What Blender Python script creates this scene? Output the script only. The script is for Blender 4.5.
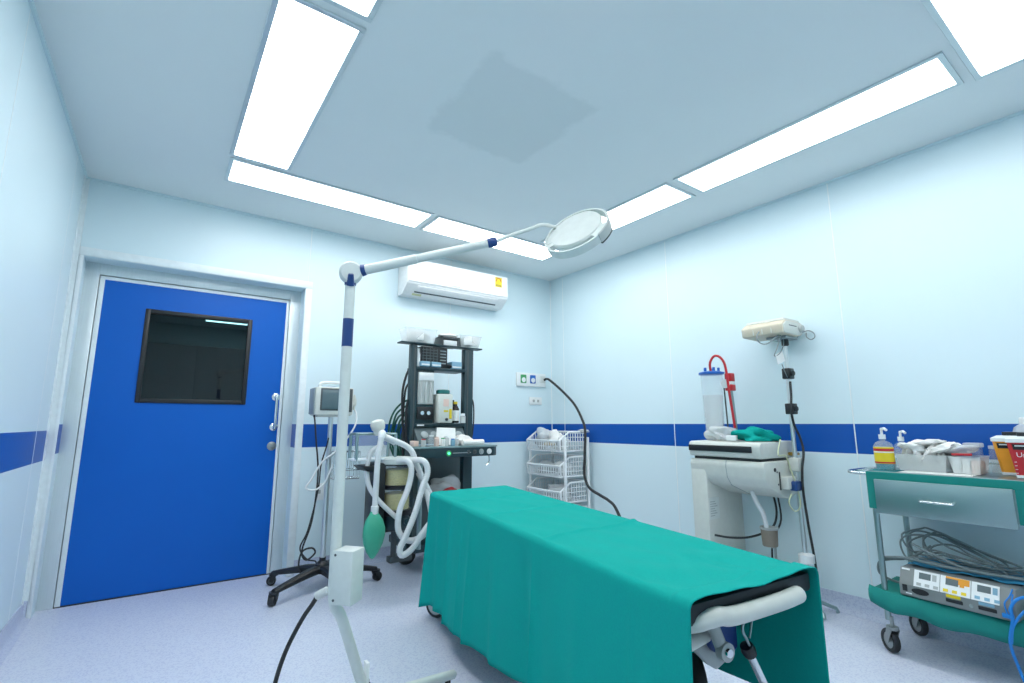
import bpy, bmesh, math, random
from mathutils import Vector as V, Matrix
for o in list(bpy.data.objects): bpy.data.objects.remove(o)
S = bpy.context.scene; COL = S.collection; PI = math.pi
rnd = random.Random(7)

# ---------------------------------------------------------------- camera, world, exposure
cd = bpy.data.cameras.new('camera'); cam = bpy.data.objects.new('camera', cd); COL.objects.link(cam)
cd.sensor_width = 36; cd.lens = 17.374; cd.clip_start = 0.02
cam.matrix_world = Matrix(((0.814407, -0.094763, -0.572505, 0), (-0.580294, -0.134102, -0.803291, 0), (-0.000651, 0.986426, -0.164204, 1.13), (0, 0, 0, 1)))
S.camera = cam
w = bpy.data.worlds.new('world'); S.world = w; w.use_nodes = True
w.node_tree.nodes['Background'].inputs[0].default_value = (0.55, 0.75, 0.85, 1)
w.node_tree.nodes['Background'].inputs[1].default_value = 0.02
S.view_settings.view_transform = 'Standard'; S.view_settings.look = 'None'; S.view_settings.gamma = 1
S.view_settings.use_curve_mapping = False
S.view_settings.exposure = 0.0
PANEL_LIGHT = 9.0            # radiance of the ceiling light panels

# ---------------------------------------------------------------- materials
def mat(name, col, rough=.5, metal=0, var=.04, scale=30, bump=0, alpha=1, trans=0, emit=0, spec=.5, stretch=None, coat=0):
    m = bpy.data.materials.new(name); m.use_nodes = True; nt = m.node_tree; N = nt.nodes; L = nt.links
    b = N['Principled BSDF']
    tc = N.new('ShaderNodeTexCoord'); nz = N.new('ShaderNodeTexNoise'); nz.inputs['Scale'].default_value = scale; nz.inputs['Detail'].default_value = 4
    src = tc.outputs['Object']
    if stretch:
        mp = N.new('ShaderNodeMapping'); mp.inputs['Scale'].default_value = stretch; L.new(src, mp.inputs['Vector']); src = mp.outputs[0]
    L.new(src, nz.inputs['Vector'])
    mx = N.new('ShaderNodeMix'); mx.data_type = 'RGBA'
    c = (*col, 1); lo = tuple(max(0, x*(1-var*2)) for x in col) + (1,); hi = tuple(min(1, x*(1+var*2)) for x in col) + (1,)
    mx.inputs[6].default_value = lo; mx.inputs[7].default_value = hi
    L.new(nz.outputs[0], mx.inputs[0]); L.new(mx.outputs[2], b.inputs['Base Color'])
    b.inputs['Roughness'].default_value = rough; b.inputs['Metallic'].default_value = metal
    b.inputs['Alpha'].default_value = alpha; b.inputs['Transmission Weight'].default_value = trans
    b.inputs['Specular IOR Level'].default_value = spec; b.inputs['Coat Weight'].default_value = coat
    if bump:
        bp = N.new('ShaderNodeBump'); bp.inputs['Strength'].default_value = bump; bp.inputs['Distance'].default_value = .002
        L.new(nz.outputs[0], bp.inputs['Height']); L.new(bp.outputs[0], b.inputs['Normal'])
    if emit:
        b.inputs['Emission Color'].default_value = c; b.inputs['Emission Strength'].default_value = emit
    return m

def wall_mat(z0=.947, z1=1.128):
    m = mat('wall_panel_blue_stripe', (.70, .85, .90), .36, var=.012, scale=2, spec=.45)
    nt = m.node_tree; N = nt.nodes; L = nt.links; b = N['Principled BSDF']
    base = b.inputs['Base Color'].links[0].from_socket
    g = N.new('ShaderNodeNewGeometry'); sx = N.new('ShaderNodeSeparateXYZ'); L.new(g.outputs['Position'], sx.inputs[0])
    def cmp(op, v):
        n = N.new('ShaderNodeMath'); n.operation = op; L.new(sx.outputs[2], n.inputs[0]); n.inputs[1].default_value = v; return n
    a = cmp('GREATER_THAN', z0); c = cmp('LESS_THAN', z1)
    mu = N.new('ShaderNodeMath'); mu.operation = 'MULTIPLY'; L.new(a.outputs[0], mu.inputs[0]); L.new(c.outputs[0], mu.inputs[1])
    mx = N.new('ShaderNodeMix'); mx.data_type = 'RGBA'; L.new(mu.outputs[0], mx.inputs[0]); L.new(base, mx.inputs[6])
    mx.inputs[7].default_value = (.0, .085, .42, 1); L.new(mx.outputs[2], b.inputs['Base Color'])
    return m

def floor_mat(name, col):
    m = mat(name, col, .38, var=.05, scale=420, spec=.4)
    nt = m.node_tree; N = nt.nodes; L = nt.links; b = N['Principled BSDF']
    base = b.inputs['Base Color'].links[0].from_socket
    tc = N.new('ShaderNodeTexCoord'); vo = N.new('ShaderNodeTexVoronoi'); vo.inputs['Scale'].default_value = 160
    L.new(tc.outputs['Object'], vo.inputs['Vector'])
    sp = N.new('ShaderNodeSeparateColor'); L.new(vo.outputs['Color'], sp.inputs[0])
    gt = N.new('ShaderNodeMath'); gt.operation = 'GREATER_THAN'; gt.inputs[1].default_value = .72; L.new(sp.outputs[0], gt.inputs[0])
    mx = N.new('ShaderNodeMix'); mx.data_type = 'RGBA'; mf = N.new('ShaderNodeMath'); mf.operation = 'MULTIPLY'; mf.inputs[1].default_value = .55
    L.new(gt.outputs[0], mf.inputs[0]); L.new(mf.outputs[0], mx.inputs[0]); L.new(base, mx.inputs[6])
    mx.inputs[7].default_value = (col[0]*.72, col[1]*.74, col[2]*.85, 1); L.new(mx.outputs[2], b.inputs['Base Color'])
    return m

def ceiling_mat():
    # plain paint with one square of darker old filler where a fitting was taken off, its edges ragged
    m = mat('ceiling_paint', (.81, .865, .872), .6, var=.012, scale=1.5, spec=.3)
    nt = m.node_tree; N = nt.nodes; L = nt.links; b = N['Principled BSDF']
    base = b.inputs['Base Color'].links[0].from_socket
    g = N.new('ShaderNodeNewGeometry'); nz = N.new('ShaderNodeTexNoise'); nz.inputs['Scale'].default_value = 9; nz.inputs['Detail'].default_value = 6
    L.new(g.outputs['Position'], nz.inputs['Vector'])
    vm = N.new('ShaderNodeVectorMath'); vm.operation = 'MULTIPLY_ADD'; vm.inputs[1].default_value = (.14, .14, 0); L.new(nz.outputs['Color'], vm.inputs[0]); L.new(g.outputs['Position'], vm.inputs[2])
    sx = N.new('ShaderNodeSeparateXYZ'); L.new(vm.outputs[0], sx.inputs[0])
    def edge(o, c, h):
        s = N.new('ShaderNodeMath'); s.operation = 'SUBTRACT'; L.new(sx.outputs[o], s.inputs[0]); s.inputs[1].default_value = c
        a = N.new('ShaderNodeMath'); a.operation = 'ABSOLUTE'; L.new(s.outputs[0], a.inputs[0])
        r = N.new('ShaderNodeMapRange'); r.inputs[1].default_value = h-.03; r.inputs[2].default_value = h+.01; r.inputs[3].default_value = 1; r.inputs[4].default_value = 0
        L.new(a.outputs[0], r.inputs[0]); return r
    ex = edge(0, 1.40+.07, .335); ey = edge(1, 1.99+.07, .36)
    mu = N.new('ShaderNodeMath'); mu.operation = 'MULTIPLY'; L.new(ex.outputs[0], mu.inputs[0]); L.new(ey.outputs[0], mu.inputs[1])
    mf = N.new('ShaderNodeMath'); mf.operation = 'MULTIPLY'; mf.inputs[1].default_value = .62; L.new(mu.outputs[0], mf.inputs[0])
    mx = N.new('ShaderNodeMix'); mx.data_type = 'RGBA'; L.new(mf.outputs[0], mx.inputs[0]); L.new(base, mx.inputs[6]); mx.inputs[7].default_value = (.70, .765, .772, 1)
    L.new(mx.outputs[2], b.inputs['Base Color'])
    return m

def glass_mat(name, tint=(.8, .95, .97), t=.85):
    m = bpy.data.materials.new(name); m.use_nodes = True; nt = m.node_tree; N = nt.nodes; L = nt.links
    N.remove(N['Principled BSDF']); out = N['Material Output']
    tr = N.new('ShaderNodeBsdfTransparent'); nz = N.new('ShaderNodeTexNoise'); nz.inputs['Scale'].default_value = 3
    rp = N.new('ShaderNodeMix'); rp.data_type = 'RGBA'; rp.inputs[6].default_value = (*[x*t for x in tint], 1); rp.inputs[7].default_value = (*[min(1, x*t*1.04) for x in tint], 1)
    L.new(nz.outputs[0], rp.inputs[0]); L.new(rp.outputs[2], tr.inputs[0])
    gl = N.new('ShaderNodeBsdfGlossy'); gl.inputs['Roughness'].default_value = .02
    fr = N.new('ShaderNodeFresnel'); fr.inputs[0].default_value = 1.55; mx = N.new('ShaderNodeMixShader')
    L.new(fr.outputs[0], mx.inputs[0]); L.new(tr.outputs[0], mx.inputs[1]); L.new(gl.outputs[0], mx.inputs[2]); L.new(mx.outputs[0], out.inputs[0])
    return m

M = dict(
    wall=wall_mat(), wall_l=wall_mat(.912, 1.091), ceil=ceiling_mat(), floor=floor_mat('vinyl_floor', (.65, .70, .82)), cove=floor_mat('vinyl_cove', (.57, .63, .77)),
    seal=mat('white_sealant', (.86, .93, .95), .4), back=mat('wall_core', (.45, .52, .55), .7),
    alu=mat('brushed_aluminium', (.66, .74, .76), .38, .35, stretch=(40, 40, 1), scale=8), aluw=mat('white_aluminium', (.80, .88, .90), .35),
    blue=mat('blue_door_laminate', (.0, .118, .53), .42, var=.02, scale=4, spec=.3), black=mat('black_plastic', (.012, .014, .016), .4),
    rubber=mat('black_rubber', (.02, .022, .025), .6), grey=mat('grey_plastic', (.30, .36, .37), .45), dgrey=mat('dark_grey_plastic', (.06, .075, .08), .45),
    steel=mat('stainless_steel', (.33, .44, .44), .36, .95, stretch=(1, 60, 60), scale=5), polished=mat('polished_pole_steel', (.66, .71, .71), .3, .85), chrome=mat('chrome', (.75, .78, .78), .12, 1),
    white=mat('white_plastic', (.82, .86, .86), .35), acw=mat('white_appliance_shell', (.88, .90, .90), .3), shadow=mat('dark_slot', (.10, .12, .14), .7),
    cream=mat('cream_plastic', (.66, .69, .64), .4), lampw=mat('lamp_enamel', (.70, .75, .72), .35), navy=mat('navy_plastic', (.01, .05, .20), .4),
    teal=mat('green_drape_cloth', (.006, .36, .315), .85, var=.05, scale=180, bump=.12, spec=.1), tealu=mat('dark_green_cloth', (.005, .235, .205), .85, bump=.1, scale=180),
    tmetal=mat('teal_black_enamel', (.014, .042, .052), .4), tpanel=mat('grey_panel_enamel', (.10, .14, .15), .4),
    hose=mat('white_corrugated_hose', (.74, .775, .785), .4), bag=mat('green_rubber_bag', (.05, .42, .27), .45, var=.1, scale=8), ghose=mat('green_hose', (.01, .10, .07), .45),
    lens=mat('screen_glass', (.05, .08, .09), .12), paper=mat('paper', (.84, .86, .84), .7), yellow=mat('yellow_label', (.80, .62, .02), .5),
    redp=mat('red_plastic', (.55, .02, .03), .4), orange=mat('orange_plastic', (.85, .36, .02), .4), bluep=mat('blue_plastic', (.01, .13, .52), .4),
    clear=mat('clear_plastic', (.80, .88, .92), .12, alpha=.20), frost=mat('frosted_plastic', (.84, .88, .87), .3, alpha=.45), film=mat('plastic_film', (.85, .88, .88), .25, alpha=.6),
    soda=mat('soda_lime_grains', (.60, .50, .17), .9, var=.4, scale=120), cblue=mat('light_blue_carton', (.22, .42, .55), .6), bsheet=mat('blue_paper_sheet', (.03, .24, .42), .8, bump=.2, scale=40),
    bandage=mat('white_gauze', (.86, .85, .82), .9, bump=.2, scale=200), amber=mat('dark_bottle', (.02, .015, .012), .2), gel=mat('teal_gel', (.01, .30, .36), .2, alpha=.9),
    glass=glass_mat('window_glass', (.55, .78, .82), .6), dark=mat('corridor_paint', (.34, .48, .50), .7), cable=mat('grey_cable', (.20, .25, .26), .5),
    brass=mat('brass', (.55, .38, .12), .3, .9), ybrown=mat('brown_cup_plastic', (.23, .20, .16), .5), lightg=mat('light_grey_enamel', (.42, .46, .45), .4), pink=mat('pale_pink_card', (.80, .60, .52), .7), green=mat('green_marking', (.05, .35, .12), .5),
    skyl=mat('lit_diffuser', (1, 1, 1), .5, emit=PANEL_LIGHT, var=0), led=mat('green_indicator_lamp', (.1, .9, .4), .3, emit=1.5), esug=mat('unit_grey_enamel', (.22, .25, .25), .45),
    bluewire=mat('blue_lead', (.01, .22, .65), .4), wheelg=mat('pale_grey_wheel', (.50, .54, .54), .5), mattr=mat('black_vinyl_mattress', (.008, .012, .016), .5), basket=mat('white_basket_plastic', (.83, .87, .88), .4), metal_d=mat('dull_zinc', (.35, .38, .38), .4, .8))

# ---------------------------------------------------------------- mesh building
class B:
    def __init__(s): s.b = bmesh.new()
    def add(s, vs, fs):
        v = [s.b.verts.new(p) for p in vs]
        for f in fs:
            try: s.b.faces.new([v[i] for i in f])
            except ValueError: pass
        return s
    def box(s, lo, hi, bev=0, seg=2):
        x0, y0, z0 = lo; x1, y1, z1 = hi
        t = bmesh.new()
        vs = [t.verts.new(p) for p in ((x0,y0,z0),(x1,y0,z0),(x1,y1,z0),(x0,y1,z0),(x0,y0,z1),(x1,y0,z1),(x1,y1,z1),(x0,y1,z1))]
        for f in ((0,3,2,1),(4,5,6,7),(0,1,5,4),(1,2,6,5),(2,3,7,6),(3,0,4,7)): t.faces.new([vs[i] for i in f])
        if bev: bmesh.ops.bevel(t, geom=t.edges[:], offset=bev, segments=seg, affect='EDGES', profile=.5)
        return s.join(t)
    def join(s, t, mtx=None):
        if mtx: bmesh.ops.transform(t, matrix=mtx, verts=t.verts[:])
        t.verts.index_update(); idx = {}
        for v in t.verts: idx[v.index] = s.b.verts.new(v.co)
        for f in t.faces:
            try: s.b.faces.new([idx[v.index] for v in f.verts])
            except ValueError: pass
        t.free(); return s
    def obox(s, c, size, rz=0, bev=0, rx=0, ry=0):
        t = B(); h = V(size)/2; t.box(-h, h, bev)
        return s.join(t.b, Matrix.Translation(c) @ Matrix.Rotation(rz, 4, 'Z') @ Matrix.Rotation(ry, 4, 'Y') @ Matrix.Rotation(rx, 4, 'X'))
    def tube(s, pts, r, seg=10, sm=0, caps=True, closed=False):
        pts = [V(p) for p in pts]
        if sm: pts = smooth(pts, sm, closed)
        n = len(pts); rs = r if isinstance(r, (list, tuple)) else None
        tang = []
        for i in range(n):
            a = pts[(i-1) % n] if (closed or i) else pts[0]; c = pts[(i+1) % n] if (closed or i < n-1) else pts[-1]
            d = c-a; tang.append(d.normalized() if d.length > 1e-9 else V((0,0,1)))
        up = V((0,0,1)) if abs(tang[0].z) < .9 else V((1,0,0)); u = tang[0].cross(up).normalized(); rings = []
        for i in range(n):
            u = (u - tang[i]*u.dot(tang[i])); u = u.normalized() if u.length > 1e-6 else tang[i].orthogonal().normalized()
            v = tang[i].cross(u); rr = (rs[min(len(rs)-1, int(i*len(rs)/n))] if (rs and len(rs) != n) else rs[i]) if rs else r
            rings.append([s.b.verts.new(pts[i] + (u*math.cos(2*PI*k/seg) + v*math.sin(2*PI*k/seg))*rr) for k in range(seg)])
        for i in range(n if closed else n-1):
            A, C = rings[i], rings[(i+1) % n]
            for k in range(seg): s.b.faces.new((A[k], A[(k+1) % seg], C[(k+1) % seg], C[k]))
        if caps and not closed:
            s.b.faces.new(rings[0][::-1]); s.b.faces.new(rings[-1])
        return s
    def cyl(s, p0, p1, r, r2=None, seg=20):
        return s.tube([p0, p1], [r, r if r2 is None else r2], seg)
    def lathe(s, c, prof, seg=24, axis=None):          # prof: (radius, height) along axis from c
        c = V(c); ax = V(axis or (0,0,1)).normalized(); u = ax.orthogonal().normalized(); v = ax.cross(u); R = []
        for r, h in prof:
            R.append([s.b.verts.new(c + ax*h + (u*math.cos(2*PI*k/seg) + v*math.sin(2*PI*k/seg))*max(r, 1e-5)) for k in range(seg)])
        for a, d in zip(R, R[1:]):
            for k in range(seg): s.b.faces.new((a[k], a[(k+1) % seg], d[(k+1) % seg], d[k]))
        if prof[0][0] > 1e-4: s.b.faces.new(R[0][::-1])
        if prof[-1][0] > 1e-4: s.b.faces.new(R[-1])
        return s
    def prism(s, poly, d, bev=0):                       # 3-D polygon extruded by vector d
        t = bmesh.new(); d = V(d); a = [t.verts.new(V(p)) for p in poly]; c = [t.verts.new(V(p)+d) for p in poly]; n = len(a)
        t.faces.new(a[::-1]); t.faces.new(c)
        for i in range(n): t.faces.new((a[i], a[(i+1) % n], c[(i+1) % n], c[i]))
        if bev: bmesh.ops.bevel(t, geom=t.edges[:], offset=bev, segments=2, affect='EDGES', profile=.5)
        return s.join(t)
    def grid(s, P):
        R = [[s.b.verts.new(p) for p in row] for row in P]
        for a, d in zip(R, R[1:]):
            for k in range(len(a)-1): s.b.faces.new((a[k], a[k+1], d[k+1], d[k]))
        return s
    def blob(s, c, size, amp=.15, seed=0, sub=3):
        t = bmesh.new(); bmesh.ops.create_icosphere(t, subdivisions=sub, radius=1); r = random.Random(seed)
        ph = [(V((r.uniform(-1,1), r.uniform(-1,1), r.uniform(-1,1)))*r.uniform(3, 7), r.uniform(0, 6)) for _ in range(6)]
        for v in t.verts:
            k = 1 + amp*sum(math.sin(v.co.dot(d)+p) for d, p in ph)/2.2
            v.co = V((v.co.x*size[0], v.co.y*size[1], v.co.z*size[2]))*k + V(c)
        return s.join(t)

def smooth(p, k, closed=False):
    out = []; n = len(p); rng = range(n if closed else n-1)
    for i in rng:
        if closed: a, b, c, d = p[(i-1) % n], p[i], p[(i+1) % n], p[(i+2) % n]
        else: a, b, c, d = p[max(i-1, 0)], p[i], p[i+1], p[min(i+2, n-1)]
        for j in range(k):
            t = j/k; out.append(.5*((2*b)+(c-a)*t+(2*a-5*b+4*c-d)*t*t+(3*b-a-3*c+d)*t**3))
    if not closed: out.append(p[-1])
    return out

def wpos(o):
    p = V((0,0,0))
    while o: p = p + o.location; o = o.parent
    return p
def obj(name, bm, m, parent=None, local=False, flat=False, mods=None, label=None, kind=None):
    me = bpy.data.meshes.new(name); b = bm.b
    if parent and not local: bmesh.ops.translate(b, vec=-wpos(parent), verts=b.verts[:])
    bmesh.ops.recalc_face_normals(b, faces=b.faces[:]); b.to_mesh(me); b.free()
    if not flat:
        for p in me.polygons: p.use_smooth = True
        try: me.set_sharp_from_angle(angle=math.radians(38))
        except Exception: pass
    me.materials.append(M[m] if isinstance(m, str) else m)
    o = bpy.data.objects.new(name, me); COL.objects.link(o)
    if parent: o.parent = parent
    if label: o['label'] = label
    if kind: o['kind'] = kind
    return o
def thing(name, label, cat, loc, group=None, rz=0):
    o = bpy.data.objects.new(name, None); COL.objects.link(o); o.location = loc; o.rotation_euler.z = rz
    o.empty_display_size = .05; o['label'] = label; o['category'] = cat
    if group: o['group'] = group
    return o
def tag(o, label, cat, group=None):
    o['label'] = label; o['category'] = cat
    if group: o['group'] = group
    return o
def struct(name, bm, m, parent=None, **k): return obj(name, bm, m, parent, kind='structure', **k) if not parent else obj(name, bm, m, parent, **k)
def copy_tree(o, parent=None):
    c = o.copy(); COL.objects.link(c)
    if parent: c.parent = parent
    for ch in list(o.children): copy_tree(ch, c)
    return c
def text(name, body, size, m, parent, mtx, extrude=.0004):
    cu = bpy.data.curves.new(name, 'FONT'); cu.body = body; cu.size = size; cu.extrude = extrude; cu.align_x = 'CENTER'; cu.align_y = 'CENTER'
    t = bpy.data.objects.new('t', cu); COL.objects.link(t); me = bpy.data.meshes.new_from_object(t); bpy.data.objects.remove(t)
    me.transform(Matrix.Translation(-wpos(parent)) @ mtx); me.materials.clear(); me.materials.append(M[m]); me.name = name
    o = bpy.data.objects.new(name, me); COL.objects.link(o); o.parent = parent; return o
def facing(c, out, up=(0,0,1)):                        # matrix: local +Z looks along 'out', +Y is up
    z = V(out).normalized(); x = V(up).cross(z).normalized(); y = z.cross(x)
    m = Matrix((x, y, z)).transposed().to_4x4(); m.translation = V(c); return m
def caster(parent, p, r, yaw, fork='dgrey', wheel='rubber', hub='wheelg', wd=.03, stem=.04):
    x, y = p; d = V((math.cos(yaw), math.sin(yaw), 0)); n = V((-d.y, d.x, 0)); c = V((x, y, r)); q = c - d*r*.45
    f = B()
    for s_ in (-1, 1): f.prism([c+n*s_*(wd*.5+.004)-d*.011+V((0,0,-.01)), c+n*s_*(wd*.5+.004)+d*.011, q+n*s_*(wd*.5+.004)+d*.016+V((0,0,r*1.12)), q+n*s_*(wd*.5+.004)-d*.02+V((0,0,r*1.12))], n*s_*.004)
    f.cyl(q+V((0,0,r*1.08)), q+V((0,0,r*1.08+.014)), wd*.5+.012, seg=16); f.cyl(q+V((0,0,r*1.08)), q+V((0,0,r*1.08+stem)), .009, seg=12)
    fo = obj('caster', f, fork, parent)
    t = B(); h = wd/2; t.lathe(c-n*h, [(r*.66, 0), (r*.93, 0), (r, wd*.25), (r, wd*.75), (r*.93, wd), (r*.66, wd), (r*.66, 0)], 28, n); obj('tyre', t, wheel, fo)
    hb = B(); hb.lathe(c-n*(h*.8), [(.0, 0), (r*.68, 0), (r*.68, wd*.8), (0, wd*.8)], 24, n); hb.cyl(c-n*(h+.007), c+n*(h+.007), .007, seg=10); obj('hub', hb, hub, fo)
    return fo

# ---------------------------------------------------------------- room shell
XL, XR, YB, YN, ZC = -.53, 3.53, 4.2, -1.0, 2.74
struct('floor', B().box((XL-.1, YN-.1, -.1), (XR+.1, YB+.45, 0)), 'floor')
def zc(x): return 2.770 - .0098*x                       # the ceiling falls 4 cm from left to right
ZC = 2.72; CT_ = math.atan(.0098)
struct('ceiling', B().prism([(XL-.3, YN-.1, zc(XL-.3)), (XR+.1, YN-.1, zc(XR+.1)), (XR+.1, YN-.1, 2.92), (XL-.3, YN-.1, 2.92)], (0, YB+.5-YN, 0)), 'ceil', flat=True)
def wall(name, box_lo, box_hi): return struct(name, B().box(box_lo, box_hi), 'back')
def panels(w_, axis, face, spans, sgn):
    # wall panels with sealed joints: each its own slab, 6 mm joint between
    for i, (a, b, z0, z1) in enumerate(spans):
        g = .003; f0, f1 = sorted((face, face + sgn*.02)); p = B()
        if axis == 'x': p.box((f0, a+g, z0), (f1, b-g, z1), .0015, 1)
        else: p.box((a+g, f0, z0), (b-g, f1, z1), .0015, 1)
        obj('wall_panel', p, 'wall', w_)
        s_ = B(); f0, f1 = sorted((face - sgn*.0008, face + sgn*.019))
        if axis == 'x': s_.box((f0, a-g, z0), (f1, a+g, z1))
        else: s_.box((a-g, f0, z0), (a+g, f1, z1))
        if z0 < 1 or a < .95: obj('joint_sealant', s_, 'seal', w_)
wr = wall('wall_right', (XR+.02, YN-.1, 0), (XR+.14, YB+.1, 2.78))
panels(wr, 'x', XR, [(-.99, -.02, .105, 2.78), (-.02, 1.30, .105, 2.78), (1.30, 2.62, .105, 2.78), (2.62, 3.99, .105, 2.78), (3.99, 4.2, .105, 2.78)], 1)
def xl(y, z): return -.526 - .004*z - .013*(YB-y)      # left wall leans and splays by a few centimetres
def wquad(y0, y1, z0, z1, d0, d1):
    vs = [(xl(y, z)-d, y, z) for d in (d0, d1) for y, z in ((y0, z0), (y1, z0), (y1, z1), (y0, z1))]
    return B().add(vs, [(0,1,2,3), (7,6,5,4), (0,4,5,1), (1,5,6,2), (2,6,7,3), (3,7,4,0)])
wl = struct('wall_left', wquad(YN-.1, YB+.1, 0, 2.80, .02, .14), 'back', flat=True)
for a, b in ((-.99, -.13), (-.13, 1.19), (1.19, 2.51), (2.51, 3.83), (3.83, 4.2)):
    obj('wall_panel', wquad(a+.003, b-.003, .105, 2.79, 0, .02), 'wall_l', wl, flat=True); obj('joint_sealant', wquad(a-.003, a+.003, .105, 2.79, -.0008, .019), 'seal', wl, flat=True)
wb = struct('wall_back', B().box((XL-.1, YB+.02, 2.235), (XR+.1, YB+.14, 2.80)).box((.91, YB+.02, 0), (XR+.1, YB+.14, 2.235)).box((XL-.1, YB+.02, 0), (-.49, YB+.14, 2.235)), 'back')
panels(wb, 'y', YB, [(XL-.1, .925, 2.235, 2.78), (.925, 2.25, .105, 2.78), (2.25, 3.53, .105, 2.78), (XL-.1, -.488, .105, 2.235)], 1)
wf = wall('wall_front', (XL-.25, YN-.14, 0), (XR+.1, YN-.02, 2.80))
panels(wf, 'y', YN, [(XL-.2, .79, .105, 2.78), (.79, 2.11, .105, 2.78), (2.11, 3.53, .105, 2.78)], -1)
def cove(name, a, b, nrm):
    a, b, n = V(a), V(b), V(nrm); prof = [(0, .107), (.006, .107), (.006, .045)] + [(.006+.034*(1-math.cos(t)), .045-.039*math.sin(t)) for t in (PI/8, PI/4, 3*PI/8)] + [(.045, .001), (0, .001)]
    poly = [a + n*u + V((0,0,z)) for u, z in prof]
    struct(name, B().prism(poly, b-a), 'cove')
cove('baseboard_right', (XR, YN, 0), (XR, YB, 0), (-1, 0, 0)); cove('baseboard_left', (XL, YN, 0), (XL, YB, 0), (1, 0, 0))
struct('trim_8', B().box((XL-.03, YB-.016, 0), (-.511, YB+.02, .107), .004), 'cove')
cove('baseboard_back', (.955, YB, 0), (XR, YB, 0), (0, -1, 0)); cove('baseboard_front', (XL, YN, 0), (XR, YN, 0), (0, 1, 0))
# corner mouldings and the thin strip along the ceiling
struct('trim_1', B().prism([(XR-.006, YB, .107), (XR, YB, .107), (XR, YB-.006, .107)], (0, 0, 2.62)), 'seal')
struct('trim_3', wquad(YB-.012, YB, .10, 2.765, -.022, 0), 'aluw', flat=True)
struct('trim_6', wquad(YB-.075, YB-.058, .10, 2.765, -.006, 0), 'aluw', flat=True)
t1 = B()
t1.prism([(XL-.04, YB-.012, zc(XL-.04)-.012), (XR, YB-.012, zc(XR)-.012), (XR, YB-.012, zc(XR)+.01), (XL-.04, YB-.012, zc(XL-.04)+.01)], (0, .012, 0)); t1.box((XR-.012, YN, zc(XR)-.012), (XR, YB-.012, zc(XR)+.01))
struct('trim_4', t1, 'wall'); struct('trim_7', wquad(YN, YB-.012, 2.757, 2.79, -.012, 0), 'wall', flat=True)
# door: casing on the wall, frame set back, leaf with a dark window
YD = 4.335
t1 = B(); t1.box((-.512, YB-.012, 2.232), (.957, YB+.02, 2.29), .003); t1.box((.905, YB-.012, .0), (.957, YB+.02, 2.232), .003); t1.box((-.510, YB-.012, 0), (-.488, YB+.02, 2.232), .003); struct('trim_5', t1, 'aluw')
dr = struct('door_1', B().box((-.49, YD, 0), (-.408, YD+.06, 2.235), .003).box((.822, YD, 0), (.91, YD+.06, 2.235), .003).box((-.408, YD, 2.150), (.822, YD+.06, 2.235), .003), 'alu')
obj('door_reveal', B().box((.903, 4.2, .0), (.918, YD, 2.235)), 'wall', dr); obj('door_reveal', B().box((-.50, 4.2, 0), (-.487, YD, 2.235)), 'wall', dr); obj('door_reveal', B().box((-.487, 4.2, 2.229), (.903, YD, 2.245)), 'wall', dr)
lf = B(); W = (-.131, .556, 1.277, 1.947); y0, y1 = YD+.006, YD+.046
lf.box((-.376, y0, .008), (W[0], y1, 2.12)); lf.box((W[1], y0, .008), (.797, y1, 2.12)); lf.box((W[0], y0, .008), (W[1], y1, W[2])); lf.box((W[0], y0, W[3]), (W[1], y1, 2.12))
leaf = obj('door_leaf', lf, 'blue', dr)
for a, b in (((-.404, y0-.003, .004), (-.376, y1, 2.144)), ((.797, y0-.003, .004), (.818, y1, 2.144)), ((-.376, y0-.003, 2.12), (.797, y1, 2.144))): obj('edge_strip', B().box(a, b, .002), 'aluw', leaf)
obj('threshold', B().box((-.408, YD+.001, 0), (.822, YD+.03, .006)), 'black', dr)
wfm = B(); fw = .03; y0 = YD-.004; y1 = YD+.05
wfm.box((W[0], y0, W[2]), (W[0]+fw, y1, W[3]), .004); wfm.box((W[1]-fw, y0, W[2]), (W[1], y1, W[3]), .004); wfm.box((W[0]+fw, y0, W[2]), (W[1]-fw, y1, W[2]+fw), .004); wfm.box((W[0]+fw, y0, W[3]-fw), (W[1]-fw, y1, W[3]), .004)
obj('window_frame', wfm, 'black', leaf); obj('window_pane', B().box((W[0]+fw, YD+.020, W[2]+fw), (W[1]-fw, YD+.026, W[3]-fw)), 'glass', leaf)
hd = B(); hx = .768; hy = YD+.006
for z in (1.342, 1.106): hd.lathe((hx, hy, z), [(.030, 0), (.030, .006), (.025, .010), (.011, .011), (.011, .045)], 24, (0, -1, 0))
hd.tube([(hx, hy-.045, 1.095), (hx, hy-.05, 1.11), (hx, hy-.05, 1.33), (hx, hy-.045, 1.352)], .011, 12, 4); obj('pull_handle', hd, 'chrome', dr)
obj('lock_rosette', B().lathe((hx-.003, hy, .958), [(.034, 0), (.034, .008), (.028, .012), (.012, .013), (.011, .022), (0, .022)], 24, (0, -1, 0)), 'metal_d', dr)
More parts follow.
